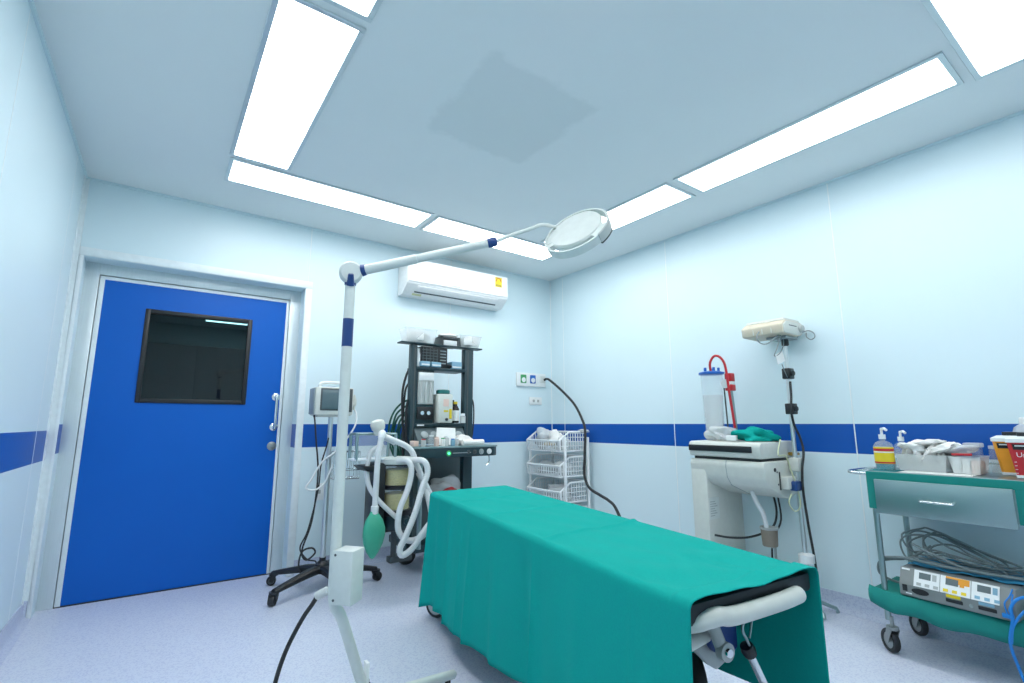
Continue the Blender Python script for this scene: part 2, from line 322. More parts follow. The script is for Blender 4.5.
# dim corridor seen through the door's window: pale walls, a tall dark cupboard, one ceiling lamp
struct('wall_corridor', B().box((-1.3, 9.6, 0), (2.4, 9.7, 2.74)).box((-1.4, 4.5, 0), (-1.3, 9.7, 2.74)).box((2.4, 4.5, 0), (2.5, 9.7, 2.74)).box((-1.4, 4.46, 2.74), (2.5, 9.7, 2.8)).box((-1.4, 4.40, -.06), (2.5, 9.7, -.001)).box((-1.4, 4.40, 0), (-.5, 4.46, 2.74)).box((.93, 4.40, 0), (2.5, 4.46, 2.74)).box((-.5, 4.40, 2.25), (.93, 4.46, 2.74)), 'dark')
t = thing('tall_cupboard', 'dark tall cupboard seen dimly through the window of the blue door', 'cupboard', (.3, 6.3, 0))
obj('cabinet_body', B().box((-1.0, 6.0, 0), (.92, 6.5, 1.93), .006), 'tmetal', t)
for k in range(3): dd_ = obj('door', B().box((-.99+.637*k, 5.98, .05), (-.365+.637*k, 6.0, 1.92), .004), 'dgrey', t); obj('handle', B().cyl((-.42+.637*k, 5.965, .95), (-.42+.637*k, 5.965, 1.10), .007), 'steel', dd_)
t = thing('corridor_lamp', 'thin ceiling strip lamp in the corridor behind the door window', 'ceiling light', (.82, 8.8, 2.74))
obj('lamp_body', B().box((.47, 8.70, 2.712), (1.17, 8.90, 2.739), .004), 'white', t); obj('tube', B().box((.49, 8.72, 2.703), (1.15, 8.88, 2.713), .003), mat('corridor_tube', (.9, 1, 1), .4, emit=9, var=0), t)

# ---------------------------------------------------------------- ceiling lights: a ring of eight long panels
LAMPS = [((.235, 1.835), (.532, 3.215), 'long ceiling light running towards the blue door, its far end over the left side'),
         ((.245, .45), (.535, 1.745), 'ceiling light cut by the top edge, beyond the long left panel'),
         ((.245, 3.305), (1.585, 3.605), 'ceiling light parallel to the back wall nearest the blue door'),
         ((1.68, 3.345), (2.965, 3.64), 'ceiling light parallel to the back wall above the air conditioner, behind the lamp arm'),
         ((2.68, 1.955), (2.965, 3.27), 'ceiling light along the right wall partly behind the round lamp head'),
         ((2.68, .50), (2.965, 1.855), 'full length ceiling light along the right wall above the electrosurgical trolley'),
         ((1.655, .125), (2.98, .415), 'ceiling light cut by the top right corner, set across the room'),
         ((.245, .125), (1.60, .415), 'ceiling light across the room over the viewer, outside the frame')]
for (x0, y0), (x1, y1), lab in LAMPS:
    cx, cy = (x0+x1)/2, (y0+y1)/2; k = (zc(cx)-1.13)/1.61; hx, hy = (x1-x0)/2*k, (y1-y0)/2*k
    t = thing('ceiling_light', lab, 'ceiling light', (cx*k, cy*k, zc(cx*k)), 'ring of ceiling lights'); t.rotation_euler.y = CT_
    f = B(); e = .024
    f.box((-hx-e, -hy-e, -.010), (hx+e, -hy, -.0005), .002, 1); f.box((-hx-e, hy, -.010), (hx+e, hy+e, -.0005), .002, 1); f.box((-hx-e, -hy, -.010), (-hx, hy, -.0005), .002, 1); f.box((hx, -hy, -.010), (hx+e, hy, -.0005), .002, 1)
    obj('light_frame', f, 'alu', t, local=True); obj('diffuser', B().box((-hx+.001, -hy+.001, -.007), (hx-.001, hy-.001, -.002)), 'skyl', t, local=True)

# ---------------------------------------------------------------- air conditioner
ac = thing('air_conditioner', 'white wall-mounted split air conditioner high on the back wall with a yellow sticker', 'air conditioner', (2.24, 4.2, 2.28))
pr = [(1.70, 4.198, 2.285), (1.70, 4.198, 2.59), (1.70, 4.02, 2.605), (1.70, 3.985, 2.585), (1.70, 3.978, 2.40), (1.70, 3.985, 2.368), (1.70, 4.09, 2.285)]
obj('body', B().prism(pr, (1.085, 0, 0), .006), 'acw', ac)
obj('front_panel', B().box((1.712, 3.970, 2.385), (2.773, 3.980, 2.592), .004), 'acw', ac)
def on_slope(x, t, o): # point on sloping underside; t 0 front .. 1 back, o outward offset
    a = V((x, 3.985, 2.368)); b = V((x, 4.09, 2.285)); n = V((0, -.62, -.784)); return a+(b-a)*t+n*o
obj('air_slot', B().prism([on_slope(1.80, .60, .0005), on_slope(1.80, .72, .0005), on_slope(1.80, .72, .003), on_slope(1.80, .60, .003)], (.88, 0, 0)), 'shadow', ac)
obj('louver', B().prism([on_slope(1.81, .10, .001), on_slope(1.81, .58, .001), on_slope(1.81, .58, .009), on_slope(1.81, .10, .007)], (.86, 0, 0), .002), 'acw', ac)
st = obj('energy_sticker', B().box((2.625, 3.9685, 2.475), (2.705, 3.9705, 2.575), .0006, 1), 'yellow', ac)
obj('sticker_arc', B().tube([(2.635, 3.968, 2.53), (2.645, 3.968, 2.556), (2.665, 3.968, 2.565), (2.685, 3.968, 2.556), (2.695, 3.968, 2.53)], .003, 6, 5), 'redp', st)
obj('sticker_lines', B().box((2.633, 3.9675, 2.484), (2.697, 3.969, 2.490)).box((2.633, 3.9675, 2.496), (2.697, 3.969, 2.5)), 'dgrey', st)
obj('maker_mark', B().box((2.14, 3.9692, 2.398), (2.23, 3.9702, 2.406)), 'lightg', ac)
obj('pipe_stain_cover', B().prism([on_slope(1.79, .80, .0005), on_slope(1.79, .97, .0005), on_slope(1.79, .97, .002), on_slope(1.79, .80, .002)], (.09, 0, 0)), mat('yellowed_tape', (.62, .64, .38), .6), ac)

# ---------------------------------------------------------------- outlets on the back wall, black hose
gp = thing('gas_outlet', 'white triple outlet plate with green and blue ports on the back wall', 'outlet', (3.24, 4.2, 1.59))
obj('plate', B().box((3.04, 4.178, 1.522), (3.43, 4.199, 1.665), .005), 'white', gp)
for x, m in ((3.125, 'green'), (3.25, 'bluep')):
    p = B(); p.box((x-.036, 4.172, 1.555), (x+.036, 4.179, 1.643), .006); port = obj('outlet_port', p, m, gp)
    obj('port_socket', B().lathe((x, 4.1725, 1.588), [(.026, 0), (.026, .004), (.012, .005), (.010, .001), (0, .001)], 20, (0, -1, 0)), 'white', port)
ps = obj('outlet_port', B().box((3.355, 4.172, 1.565), (3.42, 4.179, 1.64), .005), 'lampw', gp)
h = B(); h.tube([(3.405, 4.174, 1.600), (3.415, 4.12, 1.605), (3.405, 3.98, 1.53), (3.405, 3.82, 1.42), (3.41, 3.70, 1.315), (3.40, 3.60, 1.19), (3.37, 3.52, 1.07), (3.33, 3.49, .85), (3.305, 3.475, .66), (3.28, 3.39, .555), (3.27, 3.25, .507), (3.24, 3.12, .48), (3.20, 3.0, .435), (3.12, 2.85, .30), (3.02, 2.74, .10), (2.95, 2.66, .014), (2.80, 2.55, .013), (2.6, 2.5, .013)], .0125, 10, 6)
tag(obj('gas_hose', h, 'rubber'), 'black hose arching from the triple outlet down past the baskets to behind the table', 'hose')
def socket(x, z, lab, w_=.165, h_=.08):
    t = thing('wall_socket', lab, 'socket', (x, 4.2, z))
    obj('plate', B().box((x-w_/2, 4.186, z-h_/2), (x+w_/2, 4.199, z+h_/2), .004), 'white', t)
    for dx in (-.03, .03): obj('socket_insert', B().box((x+dx-.014, 4.1845, z-.014), (x+dx+.014, 4.187, z+.014), .003, 1), 'lightg', t)
socket(3.297, 1.37, 'small white wall socket below the triple outlet plate'); socket(1.135, .60, 'small white wall socket low on the back wall behind the monitor stand', .11, .13)

# ---------------------------------------------------------------- examination lamp on a stand
lp = thing('examination_lamp', 'cream examination lamp on a floor stand with a round head and long jointed arm', 'lamp', (.73, 2.0, 0))
bh = (.73, 2.0)
lg = B()
for k in range(5):
    a = math.radians(8+72*k-(10 if k == 1 else 0)); d = V((math.cos(a), math.sin(a), 0)); L_ = .44 if k == 0 else .29 if k == 1 else .34
    ob = B(); ob.tube([V((*bh, .085)), V((*bh, .083))+d*L_*.4, V((*bh, .068))+d*L_*.8, V((*bh, .060))+d*(L_-.01), V((*bh, .060))+d*L_], [.022, .021, .019, .018, .010], 14); obj('leg', ob, 'lampw', lp)
    if k: caster(lp, (bh[0]+d.x*(L_-.03), bh[1]+d.y*(L_-.03)), .022, a+1, 'dgrey', 'rubber', 'dgrey', .018, .02)
    else: obj('glide', B().cyl((bh[0]+d.x*(L_-.04), bh[1]+d.y*(L_-.04), 0), (bh[0]+d.x*(L_-.04), bh[1]+d.y*(L_-.04), .05), .012), 'rubber', lp)
obj('hub', B().lathe((*bh, .055), [(.0, 0), (.05, 0), (.055, .01), (.055, .05), (.035, .07), (.026, .075), (.026, .10)], 28), 'lampw', lp)
obj('bracket', B().box((.738, 1.985, .10), (.752, 2.02, .235), .004), 'white', lp)
PX, PY = .578, 1.914
obj('pole', B().tube([(.72, 1.985, .10), (.72, 1.982, .17), (.705, 1.976, .215), (.62, 1.932, .43), (.588, 1.919, .485), (PX, PY, .54), (PX, PY, .60), (PX, PY, 1.30), (PX, PY, 1.685)], .0195, 20, 5), 'lampw', lp)
obj('blue_band', B().cyl((PX, PY, 1.425), (PX, PY, 1.535), .0203), 'navy', lp)
cb = B(); cb.obox((.612, 1.872, .597), (.080, .078, .180), math.radians(-50), .003); cbo = obj('control_box', cb, 'lampw', lp)
for dx, dz in ((-.033, .075), (-.033, -.075)):
    q = V((.612, 1.872, .597)) + Matrix.Rotation(math.radians(-50), 3, 'Z') @ V((dx*.85, -.0385, dz)); obj('screw', B().lathe(q, [(.0, 0), (.0045, 0), (.0045, .002), (0, .003)], 10, (-.766, -.643, 0)), 'dgrey', cbo)
gl_ = B(); g0, g1 = V((.560, 1.93, .54)), V((.537, 1.972, .515)); d = (g1-g0)
for i in range(9): gl_.lathe(g0+d*i/9, [(.010, 0), (.0145, .001), (.0145, .003), (.010, .004)], 14, d)
gl_.cyl(g0-d*.1, g1, .010); obj('cable_gland', gl_, 'white', lp)
obj('power_cord', B().tube([(.538, 1.97, .516), (.530, 2.0, .481), (.510, 2.04, .427), (.480, 2.08, .340), (.458, 2.10, .264), (.442, 2.11, .185), (.41, 2.07, .07), (.36, 2.0, .009), (.2, 1.85, .008), (.0, 1.6, .008)], .008, 10, 6), 'rubber', lp)
BZ = V((PX, PY, 1.722)); J = V((1.04, 1.59, 1.852)); ad = (J-BZ).normalized()
toc = V((-.29, -.95, -.08)).normalized()
bj = B(); bj.lathe(BZ-toc*.030, [(0, 0), (.036, 0), (.043, .006), (.045, .014), (.045, .046), (.043, .054), (.036, .060), (0, .060)], 30, toc); obj('joint', bj, 'lampw', lp)
obj('collar', B().lathe(BZ-V((0,0,.052)), [(.0205, 0), (.0225, .004), (.0215, .012), (.014, .052), (0, .056)], 20, (0,0,1)).cyl(BZ-V((0,0,.052))+toc*.012, BZ+toc*.036-V((0,0,.012)), .016, .010), 'navy', lp, label='navy blue collar under the joint')
obj('collar', B().lathe(BZ+ad*.040, [(.017, 0), (.024, .004), (.021, .020)], 18, ad), 'navy', lp, label='navy blue collar at the start of the arm')
mid = BZ+(J-BZ)*.46
obj('arm', B().tube([BZ+ad*.05, mid, mid+ad*.002, J-ad*.02], [.0195, .0195, .0172, .0172], 20), 'lampw', lp)
obj('end_cap', B().lathe(J-ad*.022, [(.0185, 0), (.0195, .004), (.0195, .032), (.014, .038), (0, .038)], 18, ad), 'navy', lp, label='navy blue cap at the end of the arm')
hp = V((1.318, 1.395, 1.896)); n = V((-.775, -.276, .569)).normalized()
e1 = V((.739*.88-.216*.47, -.672*.88-.305*.47, -.048*.88+.927*.47)); e1 = (e1-n*e1.dot(n)).normalized(); e2 = n.cross(e1)
hub_at = hp - e1*.055 + e2*.112 - n*.012
obj('flexible_tube', B().tube([J+ad*.012, (1.10, 1.56, 1.8825), (1.173, 1.519, 1.915), (1.225, 1.495, 1.938), hub_at], .0082, 12, 6), 'lampw', lp)
head = obj('lamp_head', B().lathe(hp+e2*.019-n*.026, [(0, 0), (.085, 0), (.100, .006), (.109, .016), (.113, .028), (.109, .036), (.092, .044), (.05, .050), (0, .052)], 48, n), 'lampw', lp)
obj('lens', B().lathe(hp+e2*.019-n*.032, [(0, 0), (.07, .0), (.084, .006), (0, .007)], 36, n), 'frost', head)
def ringpt(a, r, h): return hp + (e1*math.cos(a)+e2*math.sin(a))*r + n*h
rg = B(); K = 72; P = []
for k in range(K+1):
    a = 2*PI*k/K; P.append([ringpt(a, .131, -.022), ringpt(a, .139, -.022), ringpt(a, .139, .012), ringpt(a, .131, .012), ringpt(a, .131, -.022)])
rg.grid(P); bmesh.ops.remove_doubles(rg.b, verts=rg.b.verts[:], dist=1e-5)
for a0, a1 in ((-65, -28), (48, 172), (-182, -172)):
    for k in range(int((a1-a0)/4)+1):
        a = math.radians(a0+4*k); b_ = a+math.radians(4.2)
        rg.prism([ringpt(a, .100, .008), ringpt(a, .133, .008), ringpt(b_, .133, .008), ringpt(b_, .100, .008)], -n*.024)
obj('handle_ring', rg, 'lampw', head)
sw = B()
for k in range(7):
    a = math.radians(-62+5*k); b_ = a+math.radians(5.2); sw.prism([ringpt(a, .137, .016), ringpt(a, .1435, .014), ringpt(b_, .1435, .014), ringpt(b_, .137, .016)], -n*.037)
so = obj('switch_block', sw, 'lightg', head); sw = B()
for k in range(7):
    a = math.radians(-62+5*k); b_ = a+math.radians(5.2); sw.prism([ringpt(a, .134, -.024), ringpt(a, .144, -.024), ringpt(b_, .144, -.024), ringpt(b_, .134, -.024)], -n*.005)
obj('switch_cover', sw, 'black', so)

# ---------------------------------------------------------------- monitor on a rolling stand
ms = thing('monitor_stand', 'rolling monitor stand with a chrome pole and a black five-star base', 'stand', (1.05, 3.77, 0))
bc = V((1.05, 3.77, 0))
for k in range(5):
    a = math.radians(207+72*k); d = V((math.cos(a), math.sin(a), 0)); s_ = V((-d.y, d.x, 0)); P = []
    ob = B()
    prof = [(.03, .135, .045, .036), (.12, .128, .045, .030), (.22, .112, .038, .026), (.32, .095, .030, .024), (.38, .083, .026, .022)]
    for r_, z, hh, ww in prof: P.append([bc+d*r_+s_*sx_*ww+V((0,0,z+sz_*hh*.5)) for sx_, sz_ in ((-1,-1),(-1,.4),(-.55,1),(.55,1),(1,.4),(1,-1),(-1,-1))])
    ob.grid(P); bmesh.ops.remove_doubles(ob.b, verts=ob.b.verts[:], dist=1e-5); bmesh.ops.holes_fill(ob.b, edges=ob.b.edges[:])
    obj('leg', ob, 'black', ms); q = bc+d*.385; caster(ms, (q.x, q.y), .032, a+.5, 'black', 'black', 'dgrey', .036, .03)
obj('hub', B().lathe(bc+V((0,0,.105)), [(0, 0), (.05, 0), (.055, .02), (.05, .055), (.03, .075), (.022, .08), (.022, .10)], 24), 'black', ms)
obj('pole', B().cyl((1.05, 3.77, .17), (1.05, 3.77, 1.185), .017), 'polished', ms)
wbk = B()
for z in (.74, .80, .93):
    wbk.tube([(1.07, 3.68, z), (1.25, 3.68, z), (1.25, 3.81, z), (1.07, 3.81, z)], .0035 if z < .9 else .0045, 6, closed=True)
for i in range(7):
    x = 1.07+.03*i; wbk.tube([(x, 3.68, .93), (x, 3.68, .74), (x, 3.81, .74), (x, 3.81, .93)], .0028, 6)
for i in range(1, 4):
    y = 3.68+.0325*i; wbk.tube([(1.07, y, .93), (1.07, y, .74), (1.25, y, .74), (1.25, y, .93)], .0028, 6)
wbk.tube([(1.065, 3.77, .90), (1.055, 3.77, .90)], .01, 8)
obj('wire_basket', wbk, 'chrome', ms)
pm = thing('patient_monitor', 'small grey patient monitor on top of the chrome pole stand', 'monitor', (1.05, 3.78, 1.185))
obj('housing', B().box((.915, 3.70, 1.190), (1.19, 3.86, 1.395), .016), 'cream', pm)
obj('rear_shell', B().box((.922, 3.845, 1.197), (1.183, 3.92, 1.388), .02), 'grey', pm)
obj('side_panel', B().box((.909, 3.712, 1.20), (.918, 3.85, 1.385), .003), 'grey', pm)
bz = obj('screen_bezel', B().box((.95, 3.694, 1.225), (1.14, 3.702, 1.385), .005), 'dgrey', pm); obj('screen', B().box((.96, 3.691, 1.235), (1.128, 3.696, 1.375), .003), mat('grey_screen', (.11, .17, .19), .15), pm)
obj('control_strip', B().box((1.145, 3.694, 1.215), (1.178, 3.701, 1.385), .003), 'dgrey', pm)
obj('handle', B().tube([(.96, 3.78, 1.39), (.965, 3.78, 1.42), (1.0, 3.78, 1.432), (1.12, 3.78, 1.432), (1.155, 3.78, 1.42), (1.16, 3.78, 1.39)], .012, 10, 4), 'white', pm)
obj('foot_rail', B().box((.94, 3.72, 1.180), (1.165, 3.85, 1.192), .004), 'cream', pm)
pc = obj('probe_plug', B().lathe((1.19, 3.74, 1.275), [(.018, -.004), (.022, .01), (.018, .022)], 14, (1, 0, 0)).lathe((1.205, 3.735, 1.262), [(.011, 0), (.016, .01), (.016, .045), (.008, .07), (.005, .085)], 12, (0, 0, 1)).cyl((1.205, 3.735, 1.262), (1.205, 3.735, 1.235), .008), 'cream', pm)
obj('probe_lead', B().tube([(1.205, 3.735, 1.24), (1.222, 3.72, 1.20), (1.21, 3.70, 1.122), (1.161, 3.70, 1.035), (1.073, 3.70, .931), (.987, 3.70, .864), (.92, 3.70, .745), (.89, 3.70, .694), (.951, 3.70, .676), (1.02, 3.72, .72), (1.06, 3.745, .80), (1.08, 3.75, .84)], .0065, 8, 6), 'hose', pm)
tag(obj('power_cable', B().tube([(.924, 3.74, 1.193), (.93, 3.72, 1.12), (.942, 3.72, 1.017), (.97, 3.72, .774), (.949, 3.72, .473), (.896, 3.72, .284), (.926, 3.72, .215), (.982, 3.72, .252), (.96, 3.72, .288), (.90, 3.73, .27), (.90, 3.80, .16), (.98, 3.95, .05), (1.1, 4.08, .06)], .006, 8, 6), 'rubber'), 'black cable hanging straight down from the small monitor beside the chrome pole', 'cable')
tag(obj('power_cable', B().tube([(1.034, 3.745, 1.03), (1.02, 3.73, .97), (.987, 3.72, .842), (.977, 3.72, .672), (.926, 3.72, .410), (.882, 3.72, .299), (.93, 3.72, .22), (.985, 3.72, .20), (1.0, 3.72, .175), (1.02, 3.71, .172)], .005, 8, 6), 'rubber'), 'black cable looping out from the chrome pole and back to its black base', 'cable')

# ---------------------------------------------------------------- anaesthesia machine
am = thing('anesthesia_machine', 'tall dark anaesthesia machine with open shelves against the back wall', 'medical machine', (1.9, 3.9, 0))
for x0, x1 in ((1.632, 1.682), (2.125, 2.21)):
    obj('side_post', B().box((x0, 3.68, .14), (x1, 3.745, 1.768), .006), 'tmetal', am)
    obj('post_groove', B().box((x0+.025, 3.677, .95), (x0+.035, 3.682, 1.74)), 'dgrey', am)
obj('base', B().box((1.66, 3.60, .17), (2.23, 4.09, .23), .01), 'tmetal', am)
for x, y in ((1.88, 3.64), (2.17, 3.64), (1.77, 3.98), (2.17, 4.02)): caster(am, (x, y), .062 if x > 1.8 else .078, -.42, 'dgrey', 'rubber', 'wheelg', .035, .06)
obj('top_shelf', B().box((1.535, 3.67, 1.772), (2.295, 3.76, 1.785), .004), 'tmetal', am)
obj('shelf', B().box((1.675, 3.67, 1.565), (2.13, 3.86, 1.588), .003), 'tmetal', am)
bkp = B(); bkp.box((1.99, 3.84, 1.13), (2.115, 3.86, 1.335)); obj('back_panel', bkp, 'tmetal', am)
fl = obj('flow_meter_housing', B().box((1.678, 3.685, 1.135), (1.838, 3.85, 1.565), .004), 'tmetal', am)
obj('flow_tube_cover', B().box((1.693, 3.668, 1.285), (1.828, 3.69, 1.545), .005), 'lightg', fl)
ft = B()
for i in range(3): ft.cyl((1.720+.04*i, 3.666, 1.295), (1.720+.04*i, 3.666, 1.47), .009, seg=12)
obj('flow_tubes', ft, 'frost', fl); obj('flow_header', B().box((1.695, 3.660, 1.475), (1.826, 3.672, 1.54), .004), 'white', fl)
kn = obj('knob_panel', B().box((1.690, 3.672, 1.165), (1.828, 3.690, 1.265), .004), 'black', am)
for i in range(2): obj('knob', B().lathe((1.725+.055*i, 3.672, 1.215), [(.019, 0), (.019, .012), (.016, .022), (0, .022)], 16, (0, -1, 0)), 'chrome', kn)
obj('equipment_ledge', B().box((1.675, 3.67, 1.105), (2.13, 3.87, 1.135), .004), 'tmetal', am)
obj('control_fascia', B().prism([(1.675, 3.69, 1.105), (1.675, 3.60, .975), (1.675, 3.75, .975), (1.675, 3.75, 1.105)], (.44, 0, 0), .004), 'tpanel', am)
for x in (1.745, 1.83, 2.055): obj('fascia_dial', B().lathe((x, 3.645, 1.042), [(.030, 0), (.032, .006), (.026, .010), (0, .010)], 20, (0, -.82, .57)), 'grey', am)
obj('fascia_badge', B().box((1.69, 3.664, 1.113), (1.75, 3.669, 1.124), .001, 1), 'white', am)
wt = B(); wt.prism([(1.60, 3.62, .945), (1.585, 3.50, .945), (1.62, 3.45, .945), (2.28, 3.45, .945), (2.33, 3.48, .945), (2.33, 3.70, .945), (2.215, 3.72, .945), (2.215, 3.68, .945), (1.60, 3.68, .945)], (0, 0, .014), .003); obj('worktop', wt, 'steel', am)
obj('worktop_apron', B().prism([(1.595, 3.60, .875), (1.592, 3.505, .875), (1.625, 3.458, .875), (2.278, 3.458, .875), (2.322, 3.485, .875), (2.322, 3.68, .875), (1.60, 3.68, .875)], (0, 0, .07), .003), 'tmetal', am)
ap = obj('indicator', B().lathe((1.862, 3.458, .905), [(.021, 0), (.024, .006), (.018, .010), (.013, .010)], 20, (0, -1, 0)), 'green', am); obj('indicator_lamp', B().lathe((1.862, 3.449, .905), [(.012, 0), (.010, .004), (0, .005)], 14, (0, -1, 0)), 'led', ap)
for x, m, r_ in ((2.10, 'dgrey', .012), (2.16, 'grey', .016), (2.235, 'white', .016), (2.04, 'dgrey', .010)): obj('apron_port', B().lathe((x, 3.458, .91), [(r_+.006, 0), (r_+.006, .005), (r_, .006), (r_*.8, .012), (0, .012)], 16, (0, -1, 0)), m, am)
obj('apron_rail', B().box((1.90, 3.452, .903), (2.06, 3.459, .909)), 'grey', am)
obj('lower_cabinet', B().box((1.675, 3.70, .2), (1.69, 3.88, .875)).box((1.675, 3.88, .2), (2.21, 3.90, .875)).box((1.675, 3.70, .54), (2.13, 3.89, .56)), 'tpanel', am)
obj('front_leg', B().cyl((1.70, 3.60, .2), (1.70, 3.60, .88), .018), 'steel', am)
obj('side_rail', B().tube([(2.30, 3.56, .88), (2.305, 3.56, .82), (2.27, 3.56, .79)], .008, 8, 4), 'chrome', am)
obj('side_hoses', B().tube([(1.645, 3.75, 1.57), (1.622, 3.765, 1.50), (1.60, 3.765, 1.38), (1.603, 3.76, 1.2), (1.62, 3.76, 1.0), (1.625, 3.76, .6)], .010, 8, 6).tube([(1.65, 3.755, 1.46), (1.63, 3.785, 1.38), (1.622, 3.79, 1.1), (1.63, 3.78, .8)], .008, 8, 6).tube([(1.632, 3.72, 1.32), (1.615, 3.715, 1.25), (1.612, 3.71, 1.1), (1.62, 3.70, .96)], .009, 8, 6), 'rubber', am)
gh = B()
for i in range(7):
    o = i*.021; zz = .012*(i % 3)
    gh.tube([(1.78, 3.97, 1.335-o*1.3), (1.70+o*.4, 3.96, 1.315-o*1.5-zz), (1.62+o*.75, 3.95, 1.245-o*1.4), (1.575+o, 3.94-.02*(i % 2), 1.15-o*.8), (1.563+o*1.05, 3.93, 1.05-zz), (1.575+o, 3.92, .95), (1.64+o*.5, 3.90, .80), (1.68, 3.895, .70)], .0085, 8, 6)
obj('green_hoses', gh, 'ghose', am)
sc = B(); sc.tube([(2.215, 3.78, 1.38), (2.255, 3.76, 1.33), (2.262, 3.75, 1.22), (2.255, 3.75, 1.08), (2.235, 3.74, 1.0)], .006, 8, 6); obj('side_cable', sc, 'rubber', am)
obj('cable_clip', B().box((2.21, 3.745, 1.38), (2.245, 3.785, 1.42), .004).cyl((2.225, 3.765, 1.42), (2.225, 3.765, 1.62), .006), 'grey', am)
# absorber with its two canisters of pale granules
ab = obj('absorber_body', B().box((1.27, 3.40, .40), (1.345, 3.60, .86), .01).box((1.30, 3.46, .38), (1.60, 3.62, .46), .01), 'black', am)
obj('absorber_bracket', B().prism([(1.165, 3.38, .845), (1.29, 3.38, .845), (1.29, 3.38, .80), (1.205, 3.38, .81)], (0, .2, 0), .004).box((1.50, 3.50, .80), (1.62, 3.60, .84), .004), 'black', ab)
AC = (1.452, 3.46)
obj('absorber_head', B().lathe((*AC, .848), [(0, 0), (.13, 0), (.138, .008), (.138, .034), (.125, .044), (.05, .05), (0, .05)], 32), 'lampw', am)
for z0 in (.535, .70):
    o = obj('canister', B().lathe((*AC, z0), [(.088, 0), (.094, .003), (.094, .135), (.088, .138)], 28), 'clear', am); obj('granules', B().lathe((*AC, z0+.004), [(0, 0), (.087, 0), (.087, .105), (.06, .112), (0, .110)], 24), 'soda', o)
for z0, r_, h_ in ((.675, .104, .022), (.838, .104, .012), (.500, .108, .034)): obj('canister_plate', B().lathe((*AC, z0), [(0, 0), (r_, 0), (r_, h_), (0, h_)], 28), 'black', am)
obj('absorber_base', B().lathe((*AC, .405), [(0, 0), (.085, 0), (.09, .02), (.09, .09), (0, .095)], 24).lathe((1.49, 3.375, .46), [(.028, 0), (.032, .006), (.02, .012), (.02, .03), (0, .03)], 16, (0, -1, 0)), 'tmetal', am)
obj('absorber_stem', B().cyl((1.48, 3.55, .16), (1.48, 3.55, .41), .02).box((1.45, 3.53, .15), (1.62, 3.60, .19), .004), 'dgrey', am)
rl = B()
for x, y in ((1.136, 3.42), (1.415, 3.42), (1.136, 3.56), (1.415, 3.56)):
    rl.cyl((x, y, .88), (x, y, 1.063), .011, seg=12)
rl.tube([(1.136, 3.42, 1.060), (1.415, 3.42, 1.060)], .009, 10); rl.tube([(1.136, 3.56, 1.060), (1.415, 3.56, 1.060)], .009, 10); rl.tube([(1.136, 3.42, 1.060), (1.136, 3.56, 1.060)], .009, 10)
obj('tray_rail', rl, 'steel', am); obj('tray', B().box((1.125, 3.41, .880), (1.425, 3.57, .892), .003), 'aluw', am); obj('tray_shield', B().box((1.15, 3.555, .90), (1.40, 3.560, 1.05)), 'clear', am)
obj('valve_dome', B().lathe((1.285, 3.40, 1.055), [(.03, 0), (.036, .008), (.036, .03), (.045, .04), (.052, .075), (.04, .10), (0, .11)], 24, (-.25, -.1, 1)), 'cream', am)
obj('elbow', B().tube([(1.29, 3.36, 1.06), (1.265, 3.30, 1.065), (1.255, 3.285, 1.035)], [.026, .024, .022], 14, 4).tube([(1.30, 3.38, 1.04), (1.35, 3.36, 1.02), (1.38, 3.34, 1.0)], .022, 14, 4), 'white', am)
def hose(pts, r, lab, name='breathing_hose'):
    ps = smooth([V(p) for p in pts], 8); L = [0]
    for a, b in zip(ps, ps[1:]): L.append(L[-1]+(b-a).length)
    n_ = int(L[-1]/.006); out = []; j = 0
    for i in range(n_+1):
        s_ = L[-1]*i/n_
        while j < len(L)-2 and L[j+1] < s_: j += 1
        out.append(ps[j].lerp(ps[j+1], (s_-L[j])/max(1e-9, L[j+1]-L[j])))
    o = obj(name, B().tube(out, [r*(1.0 if i % 2 else .90) for i in range(len(out))], 12), 'hose')
    return tag(o, lab, 'hose', 'white breathing hoses')
hose([(1.40, 3.34, .875), (1.445, 3.29, .878), (1.475, 3.27, .825), (1.451, 3.26, .699), (1.39, 3.25, .558), (1.388, 3.25, .426), (1.464, 3.25, .356), (1.569, 3.25, .377), (1.63, 3.25, .47), (1.62, 3.33, .66), (1.59, 3.40, .78)], .0215, 'white corrugated hose hanging in the front loop before the granule canisters')
hose([(1.30, 3.36, 1.045), (1.343, 3.335, 1.025), (1.484, 3.33, .956), (1.542, 3.33, .841), (1.618, 3.33, .695), (1.684, 3.32, .56), (1.70, 3.30, .40), (1.66, 3.28, .25), (1.60, 3.29, .15)], .0215, 'white corrugated hose arching over the absorber and slanting down to the right')
hose([(1.49, 3.34, .875), (1.545, 3.23, .875), (1.569, 3.21, .80), (1.53, 3.205, .70), (1.48, 3.20, .541), (1.42, 3.20, .403), (1.38, 3.20, .325), (1.395, 3.19, .285), (1.46, 3.19, .315), (1.52, 3.19, .39), (1.60, 3.2, .47)], .0215, 'white corrugated hose crossing in front to the lowest loop above the wheel')
hose([(1.32, 3.40, .985), (1.24, 3.42, .939), (1.215, 3.42, .819), (1.235, 3.41, .70), (1.30, 3.36, .60), (1.40, 3.32, .50)], .017, 'thin pale hose curving at the left of the absorber behind the bag tube')
bb = thing('breathing_bag', 'green rubber breathing bag hanging from a pale tube left of the canisters', 'breathing bag', (1.23, 3.28, .29))
obj('bag_tube', B().tube([(1.257, 3.285, 1.045), (1.243, 3.28, .97), (1.235, 3.28, .90), (1.229, 3.28, .575)], .019, 14, 5), 'hose', bb)
obj('bag_neck', B().lathe((1.229, 3.28, .545), [(.022, 0), (.025, .006), (.025, .05), (.02, .055)], 16), 'white', bb)
bm_ = B(); P = []
